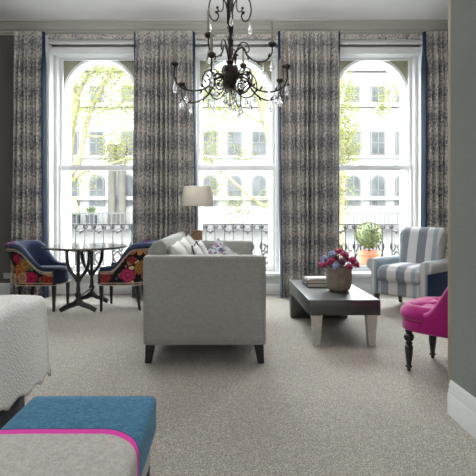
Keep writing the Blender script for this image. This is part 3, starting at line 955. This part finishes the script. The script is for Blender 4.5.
for s in (-1, 1):
    m = MB()
    # scroll-fronted arm: post and roll in one outline
    pl = []
    cxr, czr, rr = s * .326, .532, .076
    inner, outer = s * .268, s * .340
    pl.append((inner, .185)); pl.append((inner, .47))
    for k in range(15):
        an = math.radians(215 - 250 * k / 14)
        pl.append((cxr - s * rr * math.cos(math.radians(35) - math.radians(250) * k / 14 + 0) * 1.0, czr + rr * math.sin(-math.radians(35) + math.radians(250) * k / 14)))
    pl.append((outer, .46)); pl.append((outer, .185))
    m.prism(pl, -.37, .30, 'Y', .012, 2)
    ao = m.build('arm', M['stripe'], a, 50)
    x0, x1 = sorted((s * .341, s * .350))
    MB().prism([(-.345, .19), (.30, .19), (.30, .462), (-.345, .462)], x0, x1, 'X', .003).build('side_panel', M['armchair_navy'], ao)
for sx in (-1, 1):
    for sy in (-1, 1):
        x, y = sx * .29, (-.31 if sy < 0 else .25)
        dl = .03 if sy > 0 else 0
        MB().loft([[(x - .025, y - .025, .184), (x + .025, y - .025, .184), (x + .025, y + .025, .184), (x - .025, y + .025, .184)],
                   [(x - .016, y - .016 + dl, .001), (x + .016, y - .016 + dl, .001), (x + .016, y + .016 + dl, .001), (x - .016, y + .016 + dl, .001)]]).build('leg', M['darkwood'], a)

# ------------------------------------------------------------------ magenta slipper chair (local front = +X)
g = thing('slipper_chair', 'magenta velvet buttoned slipper chair with turned black legs by the doorway', 'chair', (1.63, 3.505, 0), math.radians(135))
sx, sw = .30, .30
poly = []
for k in range(40):
    an = 2 * PI * k / 40; e = .62
    ca, sa = math.cos(an), math.sin(an)
    poly.append((sx * math.copysign(abs(ca) ** e, ca), sw * math.copysign(abs(sa) ** e, sa)))
def rg(sc, z, grow=0.0): return [(x * sc, y * sc, z) for x, y in poly]
MB().loft([rg(.93, .302), rg(.97, .310), rg(.975, .372), rg(.95, .384)]).build('seat_rail', M['magenta'], g, 60)
m = MB()
buttons = [(x, y) for x in (-.16, 0.0, .16) for y in (-.16, 0, .16)] + [(x, y) for x in (-.08, .08) for y in (-.08, .08)] 
def seat_z(x, y, base):
    z = base
    for bx, by in buttons:
        d2 = (x - bx) ** 2 + (y - by) ** 2
        z -= .040 * math.exp(-d2 / (2 * .026 ** 2))
    for c_ in (-.16, 0, .16):
        for q in ((x + y) - c_ * 2, (x - y) - c_ * 2):
            z -= .016 * math.exp(-(q * q) / (2 * .020 ** 2)) * sstep(.30, .2, max(abs(x), abs(y)) if False else math.hypot(x, y))
    return z
rings = [rg(.955, .384), rg(1.02, .40), rg(1.03, .42), rg(1.0, .45), rg(.93, .472)]
nn = 16
for k in range(nn):
    sc = .88 * (1 - k / nn) + .02
    rings.append([(x, y, seat_z(x, y, .482 + .022 * (1 - sc * sc))) for x, y, _ in rg(sc, 0)])
m2 = MB(); m2.loft(rings); seat_o = m2.build('seat', M['magenta'], g, 80)
for bx, by in buttons:
    MB().ball((bx, by, seat_z(bx, by, .482 + .022 * (1 - (max(abs(bx), abs(by)) / .3) ** 2)) + .004), .011, 1, (1, 1, .6)).build('button', M['magenta'], seat_o)
P, N = upath(.06, .30, .31, 8, 28, -.02)
rings = []
for i, p in enumerate(P):
    f = (p.x + .30) / .36
    h = .44 + .40 * (1 - sstep(.05, 1.0, f)) ** .9
    rk = max(0, -N[i].x)
    def at(o, z): return p + N[i] * (o + (z - .33) * (.10 + .22 * rk)) + Vector((0, 0, z))
    rings.append([at(.012, .33), at(.012, .40), at(.014, h - .03), at(.004, h), at(-.025, h + .014), at(-.055, h - .002), at(-.065, h - .04), at(-.014, .505) if h > .54 else at(-.03, h - .05), at(.002, .45) if h > .54 else at(.002, h - .055), at(.002, .33)])
MB().loft(rings).build('backrest', M['magenta'], g, 60)
for s in (-1, 1):
    MB().lathe([(.026, .301), (.026, .285), (.019, .277), (.034, .262), (.036, .244), (.030, .226), (.018, .217), (.025, .208), (.025, .200), (.018, .193), (.030, .180), (.027, .13), (.018, .06), (.016, .045), (.024, .038), (.024, .030), (.014, .022), (.012, .001), (0, .001)], 20,
               Matrix.Translation((.205, s * .215, 0))).build('leg', M['darkwood'], g)
    x, y = -.21, s * .17
    MB().loft([[(x - .02, y - .02, .301), (x + .02, y - .02, .301), (x + .02, y + .02, .301), (x - .02, y + .02, .301)],
               [(x - .05, y - .013, .001), (x - .024, y - .013, .001), (x - .024, y + .013, .001), (x - .05, y + .013, .001)]]).build('leg', M['darkwood'], g)

# ------------------------------------------------------------------ bed and quilt
b = thing('bed', 'bed with dark navy base in the left foreground under a white quilt', 'bed', (-2.05, 1.62, 0))
box(-1.0, .985, -.93, .93, .001, .34, .01).build('bed_base', M['bed_navy'], b)
MB().softbox(-1.0, 1.0, -.95, .95, .342, .680, .06, .004).build('mattress', M['pale_cushion'], b, 60)
q = MB()
# quilt: one continuous sheet over the mattress, hanging down foot (x+) and both long sides, hem scalloped
X0, X1, Y0, Y1, ZT = -1.0, 1.065, -.985, .985, .700
def qpoint(u, v):
    """u,v distances in the flat sheet measured from the mattress top; outside the top they hang"""
    x, y, z = u, v, ZT
    r = .035
    ox = max(0, u - X1 + r); oy = max(0, abs(v) - Y1 + r)
    def bend(o):
        if o <= 0: return 0, 0
        if o < r * PI / 2: return r * math.sin(o / r), r - r * math.cos(o / r)
        return r + .05 * (o - r * PI / 2), r + (o - r * PI / 2)
    bx, dx = bend(ox); by, dy = bend(oy)
    if ox > 0: x = X1 - r + bx
    if oy > 0: y = math.copysign(Y1 - r + by, v)
    z = ZT - max(dx, dy)
    # soft crown and small wrinkles
    z += .018 * (1 - (v / Y1) ** 2 if abs(v) < Y1 else 0) + .004 * mnoise.noise(Vector((u * 5, v * 5, 1)))
    if ox > r and oy <= r: x += .012 * math.sin(v * 9 + 1) * min(1, ox / .3)
    if oy > r and ox <= r: y += math.copysign(.012 * math.sin(u * 9) * min(1, oy / .3), v)
    return Vector((x, y, z))
DR = .365
def axis(lo, hi, n, extra_lo, extra_hi):
    A = [lo + (hi - lo) * k / n for k in range(n + 1)]
    return A
us = [X0 + (X1 - .06 - X0) * k / 22 for k in range(23)] + [X1 - .06 + (DR + .12) * k / 22 for k in range(1, 23)]
vs = [-(Y1 - .06) - (DR + .12) * k / 22 for k in range(22, 0, -1)] + [-(Y1 - .06) + 2 * (Y1 - .06) * k / 44 for k in range(45)] + [(Y1 - .06) + (DR + .12) * k / 22 for k in range(1, 23)]
V = {}
for i, u in enumerate(us):
    for j, v_ in enumerate(vs):
        ox = max(0, u - X1 + .035); oy = max(0, abs(v_) - Y1 + .035)
        uu, vv = u, v_
        # pull the corner of the cloth in so that it hangs as a fold
        if ox > .1 and oy > .1:
            if oy > ox: continue
            k = (oy - .1) / max(.001, ox)
        V[(i, j)] = q.bm.verts.new(qpoint(uu, vv))
lastu = len(us) - 1
for i in range(lastu):
    for j in range(len(vs) - 1):
        ks = [(i, j), (i + 1, j), (i + 1, j + 1), (i, j + 1)]
        if all(k in V for k in ks): q.bm.faces.new([V[k] for k in ks])
# scallop the foot hem
for (i, j), vt in V.items():
    if i >= lastu - 3:
        vt.co.z += (.030 * abs(math.sin(vs[j] * PI / .17))) * (1 - (lastu - i) / 4.0)
qo = q.build('quilt', M['quilt'], None, 80)
qo.location = (-2.05, 1.62, 0)
sd = qo.modifiers.new('thick', 'SOLIDIFY'); sd.thickness = .010; sd.offset = 1
tag(qo, 'white matelasse quilt with scalloped hem draped over the bed', 'quilt')

# ------------------------------------------------------------------ bench at the foot of the bed
bx = thing('bench', 'teal blue and grey upholstered bench with pink stripe at the foot of the bed', 'bench', (-.466, 1.712 - BENCH_L / 2, 0))
MB().softbox(-BENCH_W / 2, BENCH_W / 2, -BENCH_L / 2, BENCH_L / 2, .372, .504, .022, .004, 14).build('seat_pad', M['bench'], bx, 60)
box(-BENCH_W / 2 + .02, BENCH_W / 2 - .02, -BENCH_L / 2 + .03, BENCH_L / 2 - .03, .27, .373, .006).build('seat_frame', M['bench_frame'], bx)
for s in (-1, 1):
    for e in (-1, 1):
        x, y = s * (BENCH_W / 2 - .04), e * (BENCH_L / 2 - .05)
        box(x - .02, x + .02, y - .02, y + .02, .001, .271, .003).build('leg', M['bench_leg'], bx)

# ------------------------------------------------------------------ chandelier
CX, CY = .035, 4.20
ch = thing('chandelier', 'wrought bronze chandelier with scrolling arms, ivory candles and crystal drops', 'chandelier', (CX, CY, 0))
m = MB()
m.lathe([(0, H - .002), (.07, H - .002), (.065, H - .02), (.02, H - .04), (.010, H - .05)], 20)
m.tube([(0, 0, H - .05), (0, 0, 2.46)], .011, 8)
m.build('stem', M['bronze'], ch)
m = MB()
rnd = random.Random(4)
z = 2.52
while z < 3.35:
    for k in range(3):
        an = rnd.uniform(0, 2 * PI); m.leaf((.008 * math.cos(an), .008 * math.sin(an), z), (math.cos(an) * .7, math.sin(an) * .7, 1), (0, 0, 1), .085, .045, -.3)
    z += .036
m.build('stem_leaves', M['bronze'], ch)
m = MB()
m.lathe([(0, 2.24), (.024, 2.245), (.042, 2.262), (.060, 2.29), (.071, 2.34), (.075, 2.40), (.067, 2.43), (.032, 2.438), (.022, 2.45), (.034, 2.465), (.034, 2.475), (.018, 2.49), (.014, 2.53), (0, 2.53)], 24)
m.build('urn', M['bronze'], ch)
def drop(parent, p, s=1.0):
    mm = MB()
    mm.lathe([(0, 0), (.003, -.002), (.003, -.020 * s), (.008 * s, -.026 * s), (.004, -.032 * s), (.008 * s, -.045 * s), (.014 * s, -.068 * s), (.012 * s, -.080 * s), (0, -.092 * s)], 8, Matrix.Translation(p))
    return mm.build('crystal_drop', M['crystal'], parent, 10)
def arm(ang, r, zc, tier, ln):
    ca, sa = math.cos(ang), math.sin(ang)
    pt = lambda rr, zz: (rr * ca, rr * sa, zz)
    mm = MB()
    if tier == 0:
        path = spline([pt(.045, 2.30), pt(.10, 2.35), pt(.165, 2.33), pt(.19, 2.27), pt(.26, 2.20), pt(r * .72, 2.165), pt(r * .93, 2.19), pt(r * 1.005, 2.26), pt(r, zc - .02)], 6)
        scr = [pt(.19, 2.28), pt(.12, 2.215), pt(.075, 2.235), pt(.085, 2.29), pt(.13, 2.29)]
        scr2 = None
    else:
        path = spline([pt(.02, 2.47), pt(.07, 2.56), pt(.13, 2.575), pt(.17, 2.50), pt(r * .62, 2.44), pt(r * .85, 2.43), pt(r * .99, 2.48), pt(r, zc - .02)], 6)
        scr = [pt(.05, 2.54), pt(.11, 2.62), pt(.17, 2.60), pt(.185, 2.54), pt(.15, 2.525)]
        scr2 = None
    nP = len(path)
    mm.tube(path, [.0085 - .002 * k / nP for k in range(nP)], 7)
    o = mm.build('arm', M['bronze'], ch)
    s = MB()
    s.tube(spline(scr, 6), .0055, 6)
    if scr2: s.tube(spline(scr2, 6), .0055, 6)
    s.build('scroll', M['bronze'], o)
    lf = MB()
    for k in range(4, nP - 8, 7):
        dr = (path[k + 1] - path[k]).normalized()
        lf.leaf(path[k], dr * .6 + Vector((0, 0, rnd.choice((-1, 1)) * .7)), (-sa, ca, 0), .05, .022)
    lf.build('leaves', M['bronze'], o)
    cp_ = MB(); cp_.lathe([(.006, -.022), (.020, -.016), (.029, -.002), (.031, .012), (.026, .020), (.024, .022), (.0, .022)], 14, Matrix.Translation(pt(r, zc)), lambda an, z: 1 + .07 * math.cos(8 * an))
    cp_.build('candle_cup', M['bronze'], o)
    MB().lathe([(.011, .022), (.0105, ln - .01), (.008, ln), (.002, ln + .004), (.002, ln + .016), (0, ln + .016)], 10, Matrix.Translation(pt(r, zc))).build('candle', M['candle'], o)
    drop(o, pt(r - .002, zc - .10 if tier == 0 else zc - .09), 1.5)
    drop(o, pt(r * .80, 2.16 if tier == 0 else 2.42), 1.2)
    return o
for deg, r, zc, ln in ((-105, .56, 2.35, .17), (-146, .545, 2.355, .18), (147, .535, 2.35, .17), (-27, .525, 2.355, .20), (20, .485, 2.35, .19), (78, .53, 2.35, .18)):
    arm(math.radians(deg), r, zc, 0, ln)
for deg, r, zc, ln in ((-114, .43, 2.557, .20), (-29, .40, 2.555, .20), (72, .42, 2.557, .20)):
    arm(math.radians(deg), r, zc, 1, ln)
# crown scrolls high on the stem and the curls around the urn
for k in range(4):
    an = PI * k / 2 + .05
    ca, sa = math.cos(an), math.sin(an); pt = lambda rr, zz: (rr * ca, rr * sa, zz)
    s = MB()
    s.tube(spline([pt(.012, 2.86), pt(.04, 2.99), pt(.10, 3.05), pt(.165, 3.02), pt(.185, 2.93), pt(.165, 2.85), pt(.125, 2.83), pt(.10, 2.87), pt(.115, 2.905)], 6), .0065, 6)
    s.tube(spline([pt(.06, 3.03), pt(.06, 2.94), pt(.085, 2.91), pt(.11, 2.935)], 6), .005, 6)
    s.ball(pt(.115, 2.905), .018, 1); s.ball(pt(.11, 2.945), .014, 1)
    s.build('crown_scroll', M['bronze'], ch)
    drop(ch, pt(.175, 2.84), 1.4)
for k in range(6):
    an = PI * k / 3 + .3
    ca, sa = math.cos(an), math.sin(an); pt = lambda rr, zz: (rr * ca, rr * sa, zz)
    s = MB()
    s.tube(spline([pt(.04, 2.26), pt(.10, 2.18), pt(.19, 2.18), pt(.25, 2.26), pt(.225, 2.36), pt(.14, 2.395), pt(.10, 2.34), pt(.14, 2.31)], 6), .006, 6)
    s.ball(pt(.14, 2.31), .016, 1)
    for q_ in range(4):
        s.leaf(pt(.235 - .025 * q_, 2.22 + .045 * q_), (ca * .5, sa * .5, .8), (-sa, ca, 0), .055, .024)
    s.build('body_scroll', M['bronze'], ch)
    drop(ch, pt(.19, 2.165), 1.2)
m = MB()
for k in range(8):
    an = PI * k / 4
    m.tube(spline([(.045 * math.cos(an), .045 * math.sin(an), 2.225), (.05 * math.cos(an), .05 * math.sin(an), 2.16), (.03 * math.cos(an), .03 * math.sin(an), 2.11), (0, 0, 2.085)], 3), .006, 5)
m.ball((0, 0, 2.07), .020, 2)
m.build('crystal_basket', M['crystal'], ch, 20)
MB().lathe([(0, 2.245), (.05, 2.24), (.05, 2.228), (.008, 2.225), (.006, 2.09), (0, 2.09)], 16).build('bottom_finial', M['bronze'], ch)

# ------------------------------------------------------------------ outside: balcony
struct('balcony_floor', box(-5.5, 5.5, 7.30, 8.15, -.05, .10), M['paving'])
RZ, RY = .975, 7.86
rl = thing('balcony_railing', 'ornate black iron balcony railing outside the windows', 'railing', (0, RY, .10))
m = MB(); m.box(-5.4, 5.4, -.018, .018, RZ - .10 - .02, RZ - .10, .004)
m.build('top_rail', M['iron'], rl)
box(-5.4, 5.4, -.012, .012, .05, .075).build('bottom_rail', M['iron'], rl)
def balus():
    m = MB()
    h = RZ - .10
    for s in (-1, 1):
        m.tube([(s * .075, 0, .06), (s * .075, 0, h - .015)], 0.0112, 6)
        m.tube(spline([(s * .115, 0, h - .03), (s * .10, 0, h - .075), (s * .06, 0, h - .07), (s * .055, 0, h - .03)], 4), 0.0160, 5)
        m.tube(spline([(0, 0, h - .14), (s * .03, 0, h - .12), (s * .075, 0, h - .11)], 4), 0.0180, 5)
        m.tube(spline([(s * .075, 0, h - .30), (s * .10, 0, h - .38), (s * .05, 0, h - .45), (s * .015, 0, h - .37), (s * .045, 0, h - .33)], 5), 0.0150, 5)
        m.tube(spline([(0, 0, h - .45), (s * .065, 0, h - .55), (0, 0, h - .66)], 5), 0.0150, 5)
        m.tube(spline([(s * .075, 0, h - .66), (s * .02, 0, h - .72), (s * .045, 0, h - .78), (s * .075, 0, h - .74)], 5), 0.0140, 5)
    m.ball((0, 0, h - .155), .018, 1); m.ball((0, 0, h - .55), .016, 1)
    return m
b0 = balus().build('baluster', M['iron'], rl)
first = True
k = -16
xsb = [x * .305 + .05 for x in range(-16, 17)]
for i, x in enumerate(xsb):
    o = b0 if i == 0 else b0.copy()
    if i: COL.objects.link(o); o.parent = rl
    o.location = (x, 0, 0)

p = thing('terracotta_pot', 'round terracotta pot on the balcony outside the right window', 'pot', (2.255, 7.56, .102))
MB().lathe([(0, 0), (.115, 0), (.125, .02), (.155, .38), (.172, .39), (.178, .44), (.172, .455), (.155, .455), (.15, .42), (0, .42)], 32).build('pot_body', M['terracotta'], p)
t = thing('boxwood_topiary', 'clipped round boxwood ball growing in the terracotta pot', 'plant', (2.255, 7.56, .523))
MB().tube([(0, 0, .001), (0, 0, .2)], .015, 6).build('trunk', M['bark'], t)
m = MB(); m.ball((0, 0, .275), .195, 3, (1.02, 1.02, .95), .12, 18)
rnd = random.Random(3)
for k in range(700):
    d = Vector((rnd.gauss(0, 1), rnd.gauss(0, 1), rnd.gauss(0, 1))).normalized()
    m.leaf(Vector((0, 0, .275)) + d * .187, d + Vector((rnd.uniform(-.8, .8), rnd.uniform(-.8, .8), rnd.uniform(-.5, .8))), d.orthogonal(), .035, .022)
m.build('foliage', M['boxwood'], t, 180)

# ------------------------------------------------------------------ outside: street, facade opposite, trees
struct('ground', box(-45, 45, 7.4, 60, -4.3, -4.0), M['street'])
FY = 34.0
f = thing('building', 'white stucco terrace with arched windows across the street', 'building', (0, FY, -4))
m = MB(); m.box(-32, 32, 0, 6, 0, 15.5); 
m.build('wall', M['stucco'], f)
for z0, dz, dy in ((6.05, .28, .25), (4.05, .2, .35), (9.0, .18, .2), (12.6, .3, .4), (15.1, .4, .5)):
    box(-32, 32, -dy, 0, z0, z0 + dz).build('string_course', M['stucco_trim'], f)
def far_window(x, zc, w, h, arched):
    pl = [(-w / 2, -h / 2), (w / 2, -h / 2)]
    if arched:
        pl += [(w / 2 * math.cos(PI * k / 10), h / 2 - w / 2 + w / 2 * math.sin(PI * k / 10)) for k in range(11)]
    else: pl += [(w / 2, h / 2), (-w / 2, h / 2)]
    big = [(a * 1.28, c * 1.08 + (.0 if c < 0 else .05)) for a, c in pl]
    fr = MB().prism(big, -.12, -.001, 'Y', M=Matrix.Translation((x, 0, zc))).build('window', M['far_frame'], f)
    MB().prism(pl, -.14, -.121, 'Y', M=Matrix.Translation((x, 0, zc))).build('pane', M['far_glass'], fr)
    g_ = MB()
    g_.box(x - .03, x + .03, -.165, -.141, zc - h / 2, zc + h / 2 - .02); g_.box(x - w / 2, x + w / 2, -.165, -.141, zc - .03, zc + .03)
    g_.build('glazing_bars', M['far_frame'], fr)
cols = (-12.6, -10.95, -9.15, -6.9, -2.9, -1.12, .61, 2.34, 4.1, 7.3, 9.0, 10.74, 12.5, 14.2)
for x in cols:
    far_window(x, 6.75, .85, 2.0, True)
    far_window(x, 10.1, .85, 1.5, False)
    far_window(x, 13.6 - .2, .80, 1.3, False)
for x in (-7.95, -7.25, 12.95, 13.6):
    MB().lathe([(.34, 4.3), (.30, 4.6), (.27, 4.8), (.25, 9.4), (.33, 9.55), (.36, 9.9), (0, 9.9)], 14, Matrix.Translation((x, -.55, 0))).build('column', M['column_stone'] if x < -7 and x > -8.5 else M['stucco_trim'], f)
# balustrade along the first-floor balcony
m = MB(); m.box(-32, 32, -1.3, -1.2, 5.10, 5.18)
for k in range(-66, 67): m.box(k * .3 - .025, k * .3 + .025, -1.28, -1.23, 4.3, 5.1)
m.box(-32, 32, -1.4, -.3, 4.05, 4.3)
m.build('balustrade', M['far_iron'], f)
for k, (x, z) in enumerate(((-12.2, 0), (-10.4, 0), (-8.6, 0), (-1.5, 0), (.6, 0), (2.6, 0), (9.2, 0), (11.2, 0))):
    box(x - .55, x + .55, -.16, -.02, .6, 3.0, .02).build('basement_window', M['stucco_trim'], f)

# planters on the opposite balcony
for i, (x, kind, lab) in enumerate(((-10.50, 'cone', 'conical clipped evergreen in a grey planter on the opposite balcony'),
                               (-9.35, 'tuft', 'small spiky plant in a grey planter on the opposite balcony'))):
    t = thing('planted_pot', lab, 'plant', (x, FY - .78, .302))
    box(-.36, .36, -.25, .25, .001, .72, .03).build('planter', M['planter_grey'], t)
    m = MB(); rnd = random.Random(i)
    if kind == 'cone':
        m.lathe([(.36, .721), (.35, .9), (.23, 1.4), (.08, 1.9), (0, 2.0)], 14)
        for k in range(260):
            zz = rnd.uniform(.72, 1.95); rr = .33 * (2.0 - zz) / 1.28; an = rnd.uniform(0, 2 * PI)
            m.leaf((rr * math.cos(an), rr * math.sin(an), zz), (math.cos(an), math.sin(an), .9), (0, 0, 1), .12, .07)
    else:
        for k in range(70):
            an = rnd.uniform(0, 2 * PI); m.leaf((rnd.uniform(-.2, .2), rnd.uniform(-.15, .15), .72), (math.cos(an) * .45, math.sin(an) * .2, 1), (math.sin(an), -math.cos(an), 0), rnd.uniform(.4, .75), .08)
    m.build('foliage', M['hedge'] if kind == 'tuft' else M['boxwood'], t, 180)

def tree(name, label, base, limbs, blobs, nleaf, seed, size=.13):
    """limbs: list of ([points], r0, r1) relative to base; blobs: (centre, radius)"""
    rnd = random.Random(seed)
    t = thing(name, label, 'tree', base)
    m = MB()
    for pts, r0, r1 in limbs:
        P = spline(pts, 5); n = len(P)
        m.tube(P, [r0 + (r1 - r0) * k / n for k in range(n)], 8)
    m.build('trunk', M['bark'], t)
    m = MB()
    tot = sum(r ** 2 for _, r in blobs)
    for c_, r in blobs:
        for k in range(int(nleaf * r * r / tot)):
            d = Vector((rnd.gauss(0, 1), rnd.gauss(0, 1), rnd.gauss(0, 1))).normalized() * r * rnd.random() ** .45
            d2 = Vector((rnd.gauss(0, 1), rnd.gauss(0, 1), rnd.gauss(0, .6)))
            m.leaf(Vector(c_) + d, d2, (rnd.gauss(0, 1), rnd.gauss(0, 1), 1), rnd.uniform(.5, 1.2) * size, rnd.uniform(.35, .7) * size)
    m.build('foliage', M['tree_leaf'], t, 180)
    return t
# px at Y=13: x=(px-226)/36.92, z=1.15-(py-213)/36.92
TY = 13.0
def tp(px, py, dy=0.0): return Vector(((px - 226) / 36.92, dy, 1.15 - (py - 213) / 36.92 + 4.0))
bx_ = Vector(((55 - 226) / 36.92, 0, 0))
def rel(px, py, dy=0.0): return tp(px, py, dy) - bx_
tree('plane_tree', 'pale barked tree with forked limbs seen through the left window', (bx_.x, TY, -4.0),
     [([(0, 0, 0), (.05, 0, 2.5), rel(62, 196), rel(66, 168), rel(70, 130), rel(76, 100)], .22, .13),
      ([rel(76, 100), rel(72, 90), rel(74, 76), rel(82, 50)], .11, .06), ([rel(76, 100), rel(84, 82), rel(96, 68)], .07, .03),
      ([rel(64, 182), rel(78, 164), rel(83, 140), rel(92, 108), rel(112, 70), rel(122, 50)], .09, .04), ([rel(64, 188), rel(84, 172), rel(104, 166), rel(128, 158)], .06, .02),
      ([rel(86, 136), rel(104, 136), rel(124, 128)], .035, .015), ([rel(100, 110), rel(118, 106), rel(140, 92)], .04, .015)],
     [(rel(110, 84, -.3), 1.0), (rel(95, 62), .8), (rel(125, 110, .3), .9), (rel(86, 120, -.6), .7), (rel(122, 145), .65), (rel(108, 150, .5), .55), (rel(70, 80), .6), (rel(85, 178, -.2), .45), (rel(75, 70, -.4), .6), (rel(120, 75, -.2), .7)], 4600, 1, .085)
b2 = Vector(((292 - 226) / 36.92, 0, 0))
def rel2(px, py, dy=0.0): return tp(px, py, dy) - b2
tree('plane_tree', 'leafy tree with slanting branches seen through the middle window', (b2.x, TY + .5, -4.0),
     [([(0, 0, 0), (0, 0, 2.5), rel2(288, 190), rel2(274, 140), rel2(265, 105), rel2(256, 70), rel2(250, 40)], .20, .10),
      ([rel2(282, 165), rel2(262, 205) + Vector((.2, 0, 0)), rel2(240, 186), rel2(215, 164), rel2(200, 150)], .07, .02),
      ([rel2(268, 120), rel2(250, 112), rel2(225, 92), rel2(205, 80)], .05, .02)],
     [(rel2(205, 95), .8), (rel2(212, 130, -.3), .75), (rel2(205, 160), .6), (rel2(240, 205, .2), .55), (rel2(236, 100, .3), .6), (rel2(262, 85), .6), (rel2(215, 185), .45), (rel2(246, 150, .4), .4), (rel2(222, 72), .7), (rel2(270, 200), .4)], 3200, 2, .085)
b3 = Vector(((352 - 226) / 36.92, 0, 0))
def rel3(px, py, dy=0.0): return tp(px, py, dy) - b3
tree('plane_tree', 'bushy yellow green tree seen through the right window', (b3.x, TY + 1.0, -4.0),
     [([(0, 0, 0), (0, 0, 2.5), rel3(350, 190), rel3(352, 140), rel3(346, 100), rel3(350, 60)], .12, .05), ([rel3(352, 150), rel3(368, 120), rel3(392, 96)], .05, .02)],
     [(rel3(350, 95), .65), (rel3(348, 130, -.2), .6), (rel3(352, 160), .55), (rel3(347, 190), .5), (rel3(356, 112, .3), .45), (rel3(400, 84), .35), (rel3(397, 98, .2), .3), (rel3(352, 75), .45), (rel3(350, 207, .2), .35), (rel3(362, 145, .2), .4)], 4200, 3, .085)

# shrubs in the front gardens below
for i, (x, y, lab) in enumerate(((-2.75, 11.0, 'soft green garden shrub glimpsed under the small round table'), (-4.75, 11.4, 'green garden shrub below the left end of the railing'), (2.8, 11.4, 'green garden shrub low behind the railing, left of the terracotta pot'), (.5, 11.2, 'green garden shrub low behind the railing of the middle window'))):
    t = thing('garden_shrub', lab, 'shrub', (x, y, -4.0))
    m = MB(); rnd = random.Random(20 + i)
    MB().tube([(0, 0, .001), (0, 0, 2.5)], .06, 6).build('trunk', M['bark'], t)
    m.ball((0, 0, 3.0), .62, 3, (1, 1, 1.25), .3, 10)
    for k in range(500):
        d = Vector((rnd.gauss(0, 1), rnd.gauss(0, 1), rnd.gauss(0, 1))).normalized()
        m.leaf(Vector((0, 0, 3.0)) + Vector((d.x * .62, d.y * .62, d.z * .75)), d + Vector((0, 0, .3)), d.orthogonal(), .14, .08)
    m.build('foliage', M['hedge'], t, 180)

# ------------------------------------------------------------------ light
w = bpy.data.worlds.new('sky'); SC.world = w; w.use_nodes = True
bg = w.node_tree.nodes['Background']; bg.inputs[0].default_value = (.93, .97, 1.0, 1); bg.inputs[1].default_value = 32.0
def area(name, loc, rot, sx_, sy_, power, col=(1, 1, 1), portal=False):
    l = bpy.data.lights.new(name, 'AREA'); l.shape = 'RECTANGLE'; l.size = sx_; l.size_y = sy_; l.energy = power; l.color = col
    if portal: l.cycles.is_portal = True
    o = bpy.data.objects.new(name, l); COL.objects.link(o); o.location = loc; o.rotation_euler = rot
    return o
for c in WIN:
    area('window_portal', (c, 7.35, 1.9), (-PI / 2, 0, 0), 1.2, 3.2, 1, portal=True)
area('rear_fill_light', (-.6, -1.95, 2.0), (PI / 2, 0, 0), 5.0, 3.0, 80, (1.0, .99, .97))  # added fill panel behind the camera, no real window there
area('sitting_room_fill', (0, 4.6, 3.62), (0, 0, 0), 4.5, 2.4, 20, (1.0, .99, .97))  # added overhead fill for the sitting area, not a room fixture
area('ceiling_wash_fill', (0, 4.55, 3.22), (PI, 0, 0), 4.5, .5, 110, (1.0, .99, .97))  # added upward fill above the frame, brightens the ceiling

# ------------------------------------------------------------------ camera and view
cam = bpy.data.cameras.new('camera'); co = bpy.data.objects.new('camera', cam); COL.objects.link(co)
co.location = (0, 0, 1.15); co.rotation_euler = (PI / 2, 0, 0)
cam.sensor_fit = 'HORIZONTAL'; cam.sensor_width = 36.0; cam.lens = 36.0 * 480 / 476
cam.shift_x = 12.0 / 476; cam.shift_y = -25.0 / 476
cam.clip_start = .05; cam.clip_end = 200
SC.camera = co
SC.view_settings.view_transform = 'Standard'
SC.view_settings.look = 'None'
SC.view_settings.exposure = 0.0
